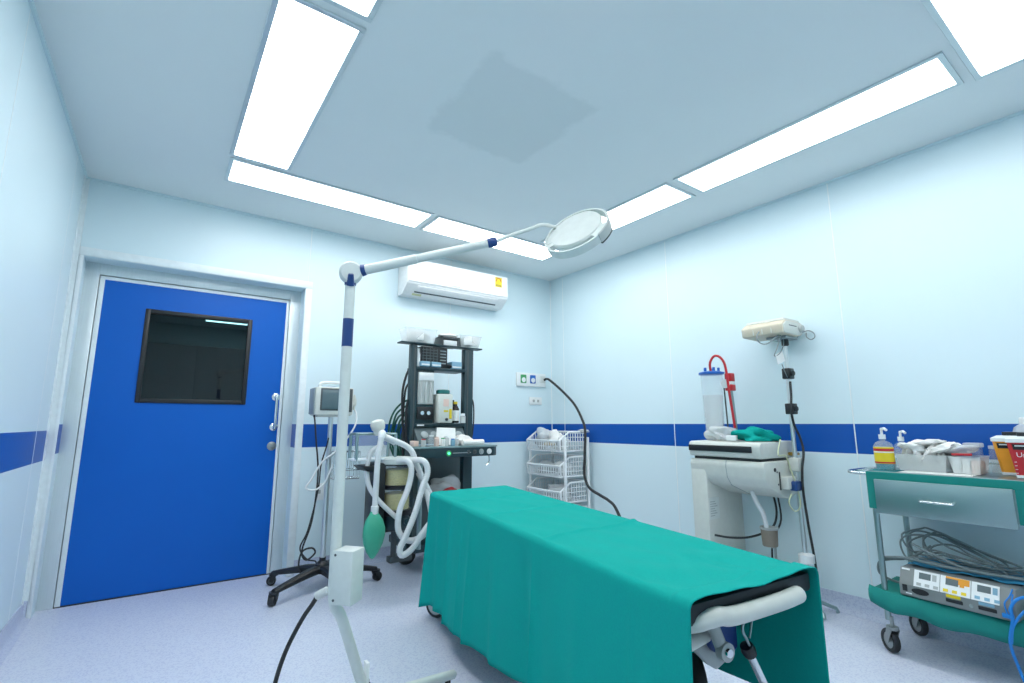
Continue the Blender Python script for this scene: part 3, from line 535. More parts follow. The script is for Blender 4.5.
for i, (r_, z) in enumerate([(.002, .268), (.014, .274), (.04, .31), (.062, .36), (.073, .41), (.072, .46), (.056, .51), (.032, .545), (.023, .565)]):
    P.append([(1.226+(1+.07*math.sin(3*2*PI*k/24+i*.5))*r_*math.cos(2*PI*k/24), 3.28+.72*r_*(1+.08*math.cos(5*2*PI*k/24))*math.sin(2*PI*k/24), z) for k in range(25)])
bm_.grid(P); bmesh.ops.remove_doubles(bm_.b, verts=bm_.b.verts[:], dist=1e-5); obj('bag', bm_, 'bag', bb)
# things kept on the machine
def tub(name, lab, x0, x1, y0, y1, z, h_, fill):
    t = thing(name, lab, 'storage tub', ((x0+x1)/2, (y0+y1)/2, z)); s_ = .02
    P = []
    for dz, e in ((0, s_), (h_*.5, s_*.5), (h_, 0), (h_, -.006)): P.append([(x0+e, y0+e, z+dz), (x1-e, y0+e, z+dz), (x1-e, y1-e, z+dz), (x0+e, y1-e, z+dz), (x0+e, y0+e, z+dz)])
    b = B().grid(P); b.add([(x0+s_, y0+s_, z+.002), (x1-s_, y0+s_, z+.002), (x1-s_, y1-s_, z+.002), (x0+s_, y1-s_, z+.002)], [(0,1,2,3)]); bmesh.ops.remove_doubles(b.b, verts=b.b.verts[:], dist=1e-5)
    obj('tub_wall', b, 'frost', t)
    r = random.Random(name+lab)
    for i in range(fill):
        cx, cy = x0+s_+.03+(x1-x0-.10)*(i+.5)/fill, (y0+y1)/2+r.uniform(-.03, .03)
        obj('packet', B().obox((cx, cy, z+.012+h_*.42), ((x1-x0)/fill*.75, .10, h_*.75), r.uniform(-.3, .3), .008, r.uniform(-.15, .15), r.uniform(-.2, .2)), r.choice(['paper', 'bandage', 'paper', 'pink']), t)
    return t
tub('storage_tub', 'white translucent tub at the left end of the dark machine top shelf', 1.575, 1.85, 3.67, 3.82, 1.785, .115, 3)
tub('storage_tub', 'white translucent tub at the right end of the dark machine top shelf', 2.075, 2.285, 3.67, 3.82, 1.785, .105, 2)
t = thing('black_tray', 'small black open-fronted box between two tubs on the top shelf', 'box', (2.0, 3.78, 1.785))
obj('tray_shell', B().box((1.905, 3.70, 1.785), (1.925, 3.86, 1.865), .003).box((1.905, 3.70, 1.848), (2.10, 3.86, 1.865), .003).box((2.065, 3.70, 1.785), (2.10, 3.86, 1.85), .003).box((1.92, 3.85, 1.785), (2.07, 3.86, 1.85)), 'dgrey', t); obj('drawer_front', B().box((1.93, 3.705, 1.788), (2.06, 3.72, 1.835), .004), 'white', t)
tag(obj('folded_towel', B().blob((2.0, 3.78, 1.883), (.09, .06, .018), .08, 3), 'bandage'), 'folded pale towel lying on the small black box', 'towel')
t = thing('ventilator_unit', 'black gridded ventilator unit on the upper shelf of the dark machine', 'medical device', (1.84, 3.8, 1.59))
obj('case', B().box((1.722, 3.70, 1.590), (1.965, 3.85, 1.762), .006), 'black', t)
g = B()
for i in range(6): g.box((1.732, 3.696, 1.612+.024*i), (1.872, 3.700, 1.616+.024*i))
for i in range(5): g.box((1.738+.032*i, 3.696, 1.605), (1.741+.032*i, 3.700, 1.75))
obj('grille', g, 'tpanel', t); g = B()
for i in range(5): g.box((1.895, 3.695, 1.625+.026*i), (1.95, 3.700, 1.634+.026*i), .001, 1)
obj('button_row', g, 'grey', t)
tag(obj('white_bottle', B().lathe((1.700, 3.71, 1.59), [(.0, 0), (.018, 0), (.019, .01), (.019, .10), (.012, .125), (.012, .15), (0, .15)], 18), 'white'), 'slim white bottle at the left of the black gridded unit', 'bottle')
for x0, x1, m, lab in ((1.705, 1.785, 'cblue', 'light blue carton, leftmost on the upper shelf edge'), (1.80, 1.885, 'cblue', 'light blue carton, second on the upper shelf edge, before the gridded unit'), (2.005, 2.10, 'cblue', 'light blue carton at the right end of the upper shelf')):
    h_ = .042 if x0 < 2 else .062; c = thing('carton', lab, 'carton', ((x0+x1)/2, 3.67, 1.59), 'light blue cartons on the upper shelf')
    y0 = 3.655 if x0 < 2 else 3.69
    obj('carton_body', B().box((x0, y0, 1.5905), (x1, y0+(.038 if x0 < 2 else .16), 1.59+h_), .003), m, c); obj('carton_band', B().box((x0+.004, y0-.001, 1.60), (x1-.004, y0+.0005, 1.612)), 'paper', c)
tag(obj('black_pouch', B().blob((1.98, 3.725, 1.611), (.04, .035, .022), .15, 5), 'black'), 'small black pouch beside the right carton on the upper shelf', 'pouch')
t = thing('vaporizer', 'cream vaporizer with teal top and yellow marks on the dark machine ledge', 'vaporizer', (1.925, 3.66, 1.135))
obj('vaporizer_body', B().box((1.858, 3.63, 1.137), (1.990, 3.76, 1.372), .012), 'cream', t); obj('dial', B().lathe((1.925, 3.69, 1.372), [(.050, 0), (.056, .006), (.056, .028), (.048, .036), (0, .038)], 28), mat('teal_dial', (.01, .16, .15), .4), t)
obj('window_label', B().box((1.90, 3.627, 1.27), (1.95, 3.632, 1.33), .001, 1), 'pink', t); obj('yellow_label', B().box((1.955, 3.627, 1.17), (1.978, 3.632, 1.25), .001, 1), 'yellow', t); obj('drain_knob', B().lathe((1.93, 3.63, 1.165), [(.012, 0), (.012, .01), (0, .014)], 12, (0, -1, 0)), 'dgrey', t); obj('lower_mark', B().box((1.905, 3.627, 1.225), (1.945, 3.632, 1.24), .001, 1), 'yellow', t)
t = thing('bottle', 'dark glass bottle with white label and yellow cap beside the vaporizer', 'bottle', (2.045, 3.69, 1.135))
obj('glass_body', B().lathe((2.045, 3.69, 1.137), [(0, 0), (.030, 0), (.032, .01), (.032, .115), (.015, .145), (.014, .158)], 22), 'amber', t); obj('label', B().lathe((2.045, 3.69, 1.155), [(.0325, 0), (.0325, .085)], 22), 'paper', t); obj('cap', B().lathe((2.045, 3.69, 1.293), [(.017, 0), (.017, .02), (0, .022)], 16), 'yellow', t)
t = thing('vial', 'small white capped vial right of the dark bottle', 'vial', (2.10, 3.665, 1.135)); obj('vial_body', B().lathe((2.103, 3.665, 1.136), [(0, 0), (.023, 0), (.024, .006), (.024, .055), (.016, .062)], 18), 'frost', t); obj('cap', B().lathe((2.103, 3.665, 1.197), [(.018, 0), (.018, .018), (0, .02)], 16), 'white', t); obj('contents', B().lathe((2.103, 3.665, 1.140), [(0, 0), (.02, 0), (.02, .045), (0, .045)], 14), 'paper', t)
# on the worktop
t = thing('card_sheet', 'white paper sheet leaning on the dark machine control panel', 'paper', (1.9, 3.58, .96)); obj('sheet', B().prism([(1.80, 3.560, .965), (1.985, 3.560, .965), (2.0, 3.605, 1.095), (1.835, 3.605, 1.100)], (0, .003, .001)), 'paper', t)
for i, (x, y, r_, h_, m, lab) in enumerate([(1.685, 3.53, .020, .055, 'frost', 'clear small cup, leftmost on the dark machine worktop'), (1.735, 3.50, .024, .085, 'clear', 'taller clear cup, second from the left on the dark machine worktop'), (1.79, 3.52, .020, .07, 'pink', 'small pink vial, third from the left on the dark machine worktop'), (1.835, 3.50, .018, .062, 'bandage', 'short white vial, fourth from the left on the dark machine worktop'), (1.88, 3.53, .021, .075, 'frost', 'frosted vial before the leaning white sheet, fifth from the left'), (1.925, 3.505, .018, .055, 'cblue', 'small pale blue vial, sixth from the left on the dark machine worktop'), (1.965, 3.52, .017, .06, 'frost', 'clear vial next to the rolled white dressing')]):
    t = thing('vial', lab, 'vial', (x, y, .959), 'vials on the dark machine worktop'); obj('vial_body', B().lathe((x, y, .960), [(0, 0), (r_*.9, 0), (r_, .006), (r_, h_*.8), (r_*.75, h_*.86)], 18), m, t); obj('cap', B().lathe((x, y, .960+h_*.86), [(r_*.8, 0), (r_*.8, h_*.14), (0, h_*.15)], 14), ['redp', 'white', 'pink', 'green', 'white', 'bluep', 'white'][i], t)
tag(obj('white_carton', B().box((1.62, 3.56, .960), (1.66, 3.64, 1.0), .003), 'pink'), 'tiny pale carton at the left corner of the dark machine worktop', 'carton')
tag(obj('dressing_roll', B().lathe((2.02, 3.52, .982), [(0, 0), (.022, 0), (.0225, .003), (.0225, .192), (.022, .195), (0, .195)], 20, (1, 0, 0)), 'bandage'), 'white rolled dressing lying along the worktop front', 'dressing')
tag(obj('gauze_pile', B().blob((2.06, 3.59, 1.0), (.085, .045, .042), .2, 11), 'bandage'), 'crumpled white gauze heap behind the rolled dressing', 'gauze')
t = thing('plastic_bag', 'crumpled clear plastic bag in the dark machine lower compartment', 'bag', (2.0, 3.76, .56)); obj('bag_film', B().blob((2.00, 3.76, .63), (.125, .075, .078), .28, 21, 4), 'film', t); obj('red_contents', B().blob((2.02, 3.73, .60), (.07, .04, .022), .2, 4), 'redp', t)

# ---------------------------------------------------------------- stacked basket tower in the far right corner
bt = thing('basket_rack', 'white post frame of the stacked basket tower in the far right corner', 'rack', (3.32, 3.86, 0))
BX0, BX1, BY0, BY1 = 3.16, 3.475, 3.575, 4.14
for x, y in ((BX0+.012, BY0+.014), (BX1-.008, BY0+.014), (BX0+.012, BY1-.014), (BX1-.008, BY1-.014)):
    obj('post', B().box((x-.011, y-.011, .03), (x+.011, y+.011, 1.0), .004), 'basket', bt); obj('foot', B().cyl((x, y, 0), (x, y, .03), .014), 'rubber', bt)
def basket(z, lab):
    t = thing('storage_basket', lab, 'basket', ((BX0+BX1)/2, (BY0+BY1)/2, z), 'white stacking baskets')
    x0, x1, y0, y1 = BX0-.03, BX1-.024, BY0+.032, BY1-.032; hf, hb = .105, .185; xs = x0+.11
    def top(x): return hf+(hb-hf)*max(0, min(1, (x-x0)/(xs-x0)))
    for y in (y0, y1):                                  # slatted side walls
        b = B(); nn = 9
        for i in range(nn+1):
            x = x0+.03+(x1-x0-.03)*i/nn; b.box((x-.0035, y-.003, z), (x+.0035, y+.003, z+top(x)))
        for k in range(4):
            zz = z+.012+.042*k; xx = x0+.01 if k < 2 else x0+.06+.05*(k-2); b.box((xx, y-.0025, zz-.003), (x1, y+.0025, zz+.003))
        obj('side_grid', b, 'basket', t)
        b = B(); b.tube([(x0, y, z+.012), (x0-.016, y, z+hf), (xs, y, z+hb), (x1, y, z+hb)], .009, 8); b.tube([(x0+.03, y, z+.006), (x1, y, z+.006)], .007, 8); obj('side_rim', b, 'basket', t)
    for nm, x, hh in (('front_grid', x0, hf), ('back_grid', x1, hb)):
        b = B(); nn = 14
        for i in range(nn+1):
            y = y0+(y1-y0)*i/nn; b.box((x-.003, y-.003, z), (x+.003, y+.003, z+hh))
        for k in range(int(hh/.04)+1): b.box((x-.0025, y0, z+.01+.04*k-.003), (x+.0025, y1, z+.01+.04*k+.003))
        b.tube([(x-(.012 if nm[0] == 'f' else 0), y0, z+hh), (x-(.012 if nm[0] == 'f' else 0), y1, z+hh)], .009, 8); obj(nm, b, 'basket', t)
    b = B()
    for i in range(15): b.box((x0, y0+(y1-y0)*i/14-.003, z), (x1, y0+(y1-y0)*i/14+.003, z+.004))
    for i in range(8): b.box((x0+(x1-x0)*i/7-.003, y0, z), (x0+(x1-x0)*i/7+.003, y1, z+.004))
    obj('bottom_grid', b, 'basket', t)
    return t
for z, lab in ((.865, 'topmost white basket of the corner tower, filled with plastic packs'), (.63, 'second white basket from the top of the corner tower'), (.395, 'third white basket of the corner tower, half hidden by the green table'), (.16, 'lowest white basket of the corner tower, hidden behind the green table')): basket(z, lab)
for i, (x, y, z, sx, sy, sz, m, lab) in enumerate([(3.24, 4.0, .985, .07, .09, .105, 'film', 'clear plastic pack at the left of the topmost basket'), (3.30, 3.85, .965, .08, .09, .085, 'bandage', 'white paper pack in the middle of the topmost basket'), (3.26, 3.72, .94, .06, .07, .06, 'film', 'clear plastic pack at the right of the topmost basket'), (3.28, 3.97, .705, .09, .12, .065, 'frost', 'grey plastic pack at the left of the second basket'), (3.28, 3.74, .70, .09, .10, .06, 'film', 'clear plastic pack at the right of the second basket'), (3.27, 3.80, .475, .09, .17, .07, 'film', 'clear plastic pack filling the third basket')]):
    b = B().blob((x, y, z), (sx, sy, sz), .22, 30+i, 3); 
    for v in b.b.verts: v.co.z = max(v.co.z, {0: .872, 1: .872, 2: .872, 3: .637, 4: .637, 5: .402}[i])
    tag(obj('plastic_pack', b, m), lab, 'pack', 'plastic packs in the baskets')
tag(obj('brown_folder', B().obox((3.235, 3.86, .95), (.12, .16, .006), .1, .001, 0, -.5), mat('kraft_card', (.42, .36, .26), .7)), 'brown card edge tucked in the topmost basket', 'card')
tag(obj('clear_tray', B().blob((3.43, 3.60, 1.06), (.06, .06, .02), .12, 77), 'film'), 'clear plastic wrapper resting on the back corner of the topmost basket', 'wrapper')

# ---------------------------------------------------------------- operating table under its green drape
BA = -math.atan2(.178, .984)                            # the table is turned about 10 degrees
ot = thing('operating_table', 'wheeled operating table with cream end rail under the green drape', 'operating table', (1.328, .80, 0), rz=BA)
Lb = 2.05
obj('mattress', B().prism([(-.262, -.070, .655), (.262, -.018, .655), (.262, Lb, .655), (-.262, Lb, .655)], (0, 0, .052), .012), 'mattr', ot, local=True)
obj('frame', B().box((-.24, .12, .60), (.24, Lb-.04, .652), .006), 'lightg', ot, local=True)
def loc(p, k=.885): return Matrix.Rotation(-BA, 3, 'Z') @ (V((p[0]*k, p[1]*k, 1.13+(p[2]-1.13)*k))-V((1.328, .80, 0)))
rail = B(); rail.tube([(-.21, .14, .60), (-.235, .08, .62), (-.245, .0, .640), (-.225, -.055, .658), (-.170, -.074, .672), (-.115, -.074, .666), (.07, -.056, .665), (.158, -.047, .669)], [.0195, .0195, .0195, .020, .0215, .022, .022, .022], 18, 6)
rail.lathe((.158, -.047, .669), [(.022, 0), (.021, .006), (.0165, .012), (.0095, .0155), (0, .016)], 18, (.99, .11, .02)); obj('end_rail', rail, 'cream', ot, local=True)
# undercarriage
def wl_(n_, bm, m): return obj(n_, bm, m, ot, local=False) if False else obj(n_, bm, m, ot, local=True)
ub = B(); ub.box((-.20, .14, .18), (-.15, Lb-.2, .23), .006); ub.box((.15, .14, .18), (.20, Lb-.2, .23), .006); ub.box((-.2, .25, .18), (.2, .31, .23), .006); ub.box((-.2, Lb-.35, .18), (.2, Lb-.29, .23), .006); wl_('undercarriage', ub, 'lightg')
for y in (.55, 1.5): wl_('column', B().box((-.06, y, .22), (.06, y+.12, .59), .01), 'lightg')
arm_a, arm_b = loc((1.43, .985, .545)), loc((1.475, .965, .449))
wl_('lever_arm', B().tube([arm_a+V((-.01, 0, .05)), arm_b], .017, 12).lathe(arm_b-V((0, .02, 0)), [(0, 0), (.024, 0), (.024, .022), (0, .022)], 18, (0, 1, 0)), 'lightg'); wl_('bolt', B().lathe(arm_b-V((0, .021, 0)), [(.013, 0), (.011, .006), (0, .007)], 12, (0, -1, 0)), 'chrome')
bp = [loc(p) for p in ((1.40, 1.02, .575), (1.62, 1.0, .56), (1.60, .99, .42), (1.56, .99, .395), (1.50, 1.0, .42))]
wl_('blue_plate', B().prism(bp, (0, .03, 0), .004), 'navy')
vp = [loc(p) for p in ((1.345, 1.06, .52), (1.40, 1.06, .52), (1.60, 1.03, .40), (1.60, 1.03, .365), (1.54, 1.03, .352), (1.50, 1.03, .375))]
wl_('swing_plate', B().prism(vp, (0, .018, 0), .004), 'lightg'); wl_('swing_plate', B().prism([p+V((.02, .05, .0)) for p in vp], (0, .018, 0), .004), 'lightg')
wl_('cross_tube', B().cyl(loc((1.275, 1.05, .44)), loc((1.47, 1.02, .478)), .021), 'cream')
gs0, gs1 = loc((1.61, .965, .425)), loc((1.745, .945, .19)); gd = gs1-gs0
wl_('gas_spring', B().cyl(gs0, gs0+gd*.10, .018).cyl(gs0+gd*.02, gs1, .013), 'chrome'); wl_('gas_spring_end', B().lathe(gs0-gd*.04, [(0, 0), (.018, .004), (.021, .02), (.018, .035), (0, .04)], 14, gd), 'black'); 
wl_('release_wire', B().tube([loc(p) for p in ((1.54, .96, .56), (1.60, .955, .535), (1.575, .955, .49), (1.595, .955, .455), (1.61, .955, .43))], .004, 8, 6), 'steel')
wl_('wire', B().tube([loc(p) for p in ((1.56, .97, .57), (1.64, .96, .55), (1.645, .96, .51), (1.62, .96, .45))], .003, 8, 6), 'steel')
def tcaster(x, y, r, yaw):
    c = V((x, y, r)); d = V((math.cos(yaw), math.sin(yaw), 0)); n_ = V((-d.y, d.x, 0)); f = B()
    f.box((x-.02, y-.02, r*2.05), (x+.02, y+.02, .20), .004)
    for s_ in (-1, 1): f.prism([c+n_*s_*.026-d*.018, c+n_*s_*.026+d*.018, c+n_*s_*.026+d*.03+V((0,0,r*1.15)), c+n_*s_*.026-d*.03+V((0,0,r*1.15))], n_*s_*.005)
    f.box((x-.035, y-.035, r*2+.005), (x+.035, y+.035, r*2+.02), .004); fo = obj('caster', f, 'dgrey', ot, local=True)
    obj('tyre', B().lathe(c-n_*.022, [(r*.78, 0), (r*.95, 0), (r, .008), (r, .036), (r*.95, .044), (r*.78, .044), (r*.78, 0)], 32, n_), 'rubber', fo, local=True); obj('hub', B().lathe(c-n_*.018, [(0, 0), (r*.8, 0), (r*.8, .036), (0, .036)], 28, n_), 'wheelg', fo, local=True)
tcaster(-.175, .40, .095, .2); tcaster(.20, .40, .095, .9); tcaster(-.222, 2.03, .068, 2.2); tcaster(.2, Lb-.15, .075, .3)
q = loc((1.60, 1.165, .30), 1); wl_('brake_wheel', B().lathe(q-V((.022, 0, .05)), [(0, .010), (.055, .010), (.055, 0), (.075, 0), (.080, .01), (.080, .034), (.075, .044), (.055, .044), (.055, .034), (0, .034)], 32, (.85, -.5, 0)), 'wheelg'); wl_('brake_tyre', B().lathe(q-V((.022, 0, .05)), [(.077, -.002), (.084, .0), (.09, .01), (.09, .034), (.084, .044), (.077, .046)], 32, (.85, -.5, 0)), 'rubber')
# drape
def lerp(a, b, t): return a+(b-a)*t
NL, FL, NR, FR = V((1.043, .758)), V((1.405, 2.833)), V((1.593, .719)), V((1.991, 2.841))
ns, nt_ = 24, 280; P = []
def wob(t, k):
    s_ = math.sin(t*11+k)+.5*math.sin(t*27+1.7*k+.8)
    for tc_, a_ in ((.07, .5), (.22, .45), (.365, 1.3), (.53, .6), (.66, .9), (.80, 1.0), (.90, .9)):
        d_ = (t-tc_)/.018; s_ += a_*(math.exp(-d_*d_) - .6*math.exp(-((d_-2)/1.5)**2))
    for tc_, a_ in ((.10, .28), (.365, .75), (.66, .35), (.72, .3), (.80, .5), (.91, .4)):
        d_ = (t-tc_)/.005; s_ += a_*math.exp(-d_*d_)
    return s_
for j in range(nt_+1):
    t = j/nt_; ln = NL.lerp(FL, t); rn = NR.lerp(FR, t); ac_ = (rn-ln).normalized(); row = []
    hl = lerp(.275, .095, min(1, t*1.0)**.75) + .006*math.sin(t*9); hr = lerp(.33, .13, t)
    if t > .96: hl -= .02*(t-.96)/.04
    zt = .724 - (.006 if t > .03 else .0)
    r_ = .022
    for i in range(ns):                                  # left hanging side, hem upward
        u = 1-i/ns; z = lerp(zt-r_, hl, u); f = u**.7
        off = .018*f*wob(t, 0) + .020*u + (.05*u*max(0, (t-.95)/.05)**2); off *= min(1, .5+t*4)
        row.append((ln.x-ac_.x*off, ln.y-ac_.y*off, z))
    for i in range(7):                                   # rounded edge
        a = PI/2*i/6; row.append((ln.x+ac_.x*r_*(1-math.cos(a)), ln.y+ac_.y*r_*(1-math.cos(a)), zt-r_+r_*math.sin(a)))
    wd = (rn-ln).length
    for i in range(1, 46):                               # top
        s_ = i/46; p = ln+ac_*(r_+s_*(wd-2*r_))
        zz = zt + .0035*math.sin(s_*9+t*14)*math.sin(t*17+2) + .0015*math.sin(s_*23+t*31)
        for tc_, a_ in ((.355, .007), (.60, .005), (.80, .004)):
            dd = (t-tc_-.02*(s_-.5))/.007; zz += a_*math.exp(-dd*dd)
        if t < .2: zz += (.0035*math.sin(s_*11+t*50)+.002*math.sin(s_*29-t*80))*math.sin(min(1, t/.2)*PI)
        dd = (s_-.62+.3*(t-.1))/.03; zz += .007*math.exp(-dd*dd)*max(0, 1-t/.2)*min(1, t/.03)
        yb = -.006*math.sin(s_*PI)*max(0, 1-t/.05) + (.0015*math.sin(s_*9+1))*max(0, 1-t/.05)
        row.append((p.x, p.y+yb, zz))
    for i in range(7):
        a = PI/2*(1-i/6); row.append((rn.x-ac_.x*r_*(1-math.cos(a)), rn.y-ac_.y*r_*(1-math.cos(a)), zt-r_+r_*math.sin(a)))
    for i in range(1, ns+1):
        u = i/ns; z = lerp(zt-r_, hr, u); f = u**.7; off = .012*f*wob(t, 3)*.7+.012*u; off *= min(1, .3+t*5)
        row.append((rn.x+ac_.x*off, rn.y+ac_.y*off, z))
    P.append(row)
db = B().grid(P)
Q = []                                                   # flap over the far end
for j in range(25):
    u = j/24; row = []
    for i in range(61):
        s_ = i/60; p = FL.lerp(FR, s_); e = (.006+.02*u+.008*math.sin(s_*28)*u)*min(1, u*6)
        row.append((p.x+.178*e, p.y+.984*e, lerp(.702 if 0 < i < 60 else .70, .10, u) + (.018 if u == 0 and 2 < i < 58 else 0)))
    Q.append(row)
db.grid(Q); bmesh.ops.remove_doubles(db.b, verts=db.b.verts[:], dist=.0015)
dr_ = tag(obj('surgical_drape', db, 'teal'), 'green surgical drape covering the whole operating table', 'drape')
so = dr_.modifiers.new('thickness', 'SOLIDIFY'); so.thickness = .002; so.offset = 0

# ---------------------------------------------------------------- cream cantilevered machine by the right wall
xm = thing('imaging_column', 'cream cantilevered machine with a dark strip front standing against the right wall', 'medical machine', (3.3, 1.95, 0))
obj('base', B().box((3.02, 1.72, .03), (3.48, 2.18, .13), .02), 'cream', xm)
obj('column', B().prism([(3.05, 2.03, .12), (3.47, 2.03, .12), (3.47, 2.15, .12), (3.05, 2.15, .12)], (0, 0, .77), .012), 'cream', xm)
obj('label_plate', B().box((3.055, 2.0285, .50), (3.175, 2.031, .64), .0008, 1), 'lampw', xm)
lb = B()
for i in range(7): lb.box((3.068, 2.0278, .52+.015*i), (3.068+.05+.04*((i*37) % 10)/10, 2.0286, .526+.015*i))
obj('label_print', lb, 'lightg', xm)
body = [(3.055, 0, .895), (3.045, 0, .86), (3.055, 0, .79), (3.10, 0, .735), (3.33, 0, .655), (3.465, 0, .690), (3.475, 0, .895)]
obj('cantilever_body', B().prism([(x, 1.63, z) for x, _, z in body], (0, .52, 0), .012), 'cream', xm)
obj('body_joint', B().prism([(x-.002 if x < 3.2 else x, 1.88, z-.002 if z < .75 else z) for x, _, z in body[:5]]+[(3.2, 1.88, .80)], (0, .003, 0)), 'grey', xm)
obj('dark_gap', B().box((3.075, 1.665, .885), (3.462, 2.13, .918), .004), 'black', xm)
hd_ = [(3.06, 1.645, .912), (3.052, 1.645, .93), (3.046, 1.645, .99), (3.062, 1.645, 1.012), (3.47, 1.645, 1.018), (3.475, 1.645, .912)]
obj('top_tray', B().prism(hd_, (0, .51, 0), .01), 'cream', xm)
obj('dark_strip', B().box((3.040, 1.70, .948), (3.052, 2.150, .988), .004), 'black', xm)
k1 = obj('socket_block', B().box((3.235, 1.585, .725), (3.345, 1.635, .80), .006), 'cream', xm); obj('black_plug', B().box((3.27, 1.555, .715), (3.35, 1.60, .775), .01), 'navy', k1); obj('side_button', B().lathe((3.17, 1.63, .845), [(.012, 0), (.012, .004), (0, .005)], 14, (0, -1, 0)), 'black', xm); obj('side_slot', B().box((3.215, 1.626, .72), (3.226, 1.632, .83)), 'black', xm)
for x, z in ((3.195, .83), (3.20, .755)): obj('screw', B().lathe((x, 1.63, z), [(.006, 0), (.005, .003), (0, .003)], 10, (0, -1, 0)), 'dgrey', xm)
obj('valve', B().cyl((3.40, 1.60, .935), (3.40, 1.66, .935), .012).cyl((3.36, 1.605, .935), (3.44, 1.605, .935), .009), 'brass', xm)
obj('air_hose', B().tube([(3.19, 1.80, .70), (3.185, 1.77, .63), (3.21, 1.75, .57), (3.24, 1.75, .478)], .014, 12, 6), 'hose', xm)
obj('black_leads', B().tube([(3.44, 1.80, .69), (3.44, 1.78, .55), (3.38, 1.79, .45), (3.25, 1.86, .40), (3.16, 1.95, .39), (3.1, 2.03, .40)], .007, 8, 6).tube([(3.46, 1.78, .69), (3.45, 1.76, .5), (3.36, 1.78, .38), (3.33, 1.78, .2), (3.33, 1.79, .06)], .006, 8, 6), 'rubber', xm)
t = thing('suction_trap', 'brown plastic cup on a short hose hanging below the cream machine', 'cup', (3.27, 1.75, .36)); obj('cup', B().lathe((3.27, 1.75, .36), [(0, 0), (.042, 0), (.045, .006), (.05, .105)], 24), 'ybrown', t); obj('rim', B().lathe((3.27, 1.75, .462), [(.052, 0), (.055, .004), (.055, .014), (0, .016)], 24), 'lightg', t)
obj('bracket', B().box((3.30, 1.745, .34), (3.34, 1.765, .42), .003).cyl((3.335, 1.755, .12), (3.335, 1.755, .42), .008), 'grey', t)
# on the machine
t = thing('suction_canister', 'clear suction canister with blue lid and red tube on the cream machine', 'canister', (3.245, 2.065, 1.02))
cc = (3.245, 2.068)
obj('jar', B().lathe((*cc, 1.021), [(0, 0), (.058, 0), (.062, .008), (.075, .455), (.078, .46)], 32), 'clear', t)
obj('liner', B().lathe((*cc, 1.03), [(.052, 0), (.056, .02), (.062, .20), (.066, .30)], 24), 'film', t)
lid = obj('lid', B().lathe((*cc, 1.478), [(.080, 0), (.086, .004), (.086, .016), (.06, .024), (0, .026)], 32), 'bluep', t)
for i in range(5):
    a = 1.26*i+.3; obj('port', B().cyl((cc[0]+.05*math.cos(a), cc[1]+.05*math.sin(a), 1.495), (cc[0]+.05*math.cos(a), cc[1]+.05*math.sin(a), 1.528), .009, seg=10), 'bluep', lid)
obj('lid_tabs', B().box((cc[0]-.10, cc[1]-.008, 1.482), (cc[0]+.10, cc[1]+.008, 1.492), .002).box((cc[0]-.008, cc[1]-.10, 1.482), (cc[0]+.008, cc[1]+.10, 1.492), .002), 'bluep', lid)
obj('suction_tube', B().tube([(3.22, 2.055, 1.50), (3.21, 2.05, 1.56), (3.215, 2.02, 1.605), (3.225, 1.985, 1.60), (3.235, 1.955, 1.55), (3.24, 1.945, 1.46), (3.245, 1.94, 1.35), (3.25, 1.93, 1.22), (3.26, 1.925, 1.10)], .0085, 10, 6), 'redp', t)
t = thing('suction_regulator', 'red suction regulator on two thin rods beside the clear canister', 'regulator', (3.33, 1.98, 1.02))
obj('rod', B().cyl((3.32, 2.01, 1.019), (3.30, 2.01, 1.39), .005), 'dgrey', t); obj('rod', B().cyl((3.36, 1.97, 1.019), (3.32, 1.97, 1.42), .009), 'steel', t)
obj('regulator_body', B().box((3.285, 1.945, 1.36), (3.345, 1.995, 1.405), .006), 'redp', t); obj('regulator_head', B().box((3.29, 1.945, 1.425), (3.34, 1.995, 1.485), .005), 'redp', t); obj('band', B().box((3.292, 1.947, 1.404), (3.338, 1.993, 1.427)), 'white', t); obj('gauge', B().lathe((3.28, 1.99, 1.41), [(.03, 0), (.032, .008), (.03, .02), (0, .021)], 20, (-.7, -.7, 0)), 'white', t)
def crumple(c, size, seed, floor_z, amp=.2, flat=1.0):
    b = B().blob(c, size, amp, seed, 4); r = random.Random(seed)
    for v in b.b.verts:
        q_ = v.co*38; v.co += v.normal*0 + V((math.sin(q_.y+q_.z*1.3), math.sin(q_.z+q_.x*1.2), .8*math.sin(q_.x*1.1+q_.y)))*.008
        v.co.z = max(v.co.z, floor_z+.0005)
    return b
tag(obj('green_cloth', crumple((3.27, 1.78, 1.045), (.11, .12, .05), 41, 1.017, .25), 'teal'), 'crumpled green cloth heaped on top of the cream machine', 'cloth')
tag(obj('white_pack', crumple((3.20, 1.985, 1.058), (.10, .085, .055), 52, 1.017, .2), 'film'), 'white plastic pack lying between the canister and the green cloth', 'pack')
tag(obj('white_carton', B().obox((3.12, 1.87, 1.036), (.05, .06, .034), .3, .003), 'white'), 'small white carton at the front edge of the cream machine top', 'carton')
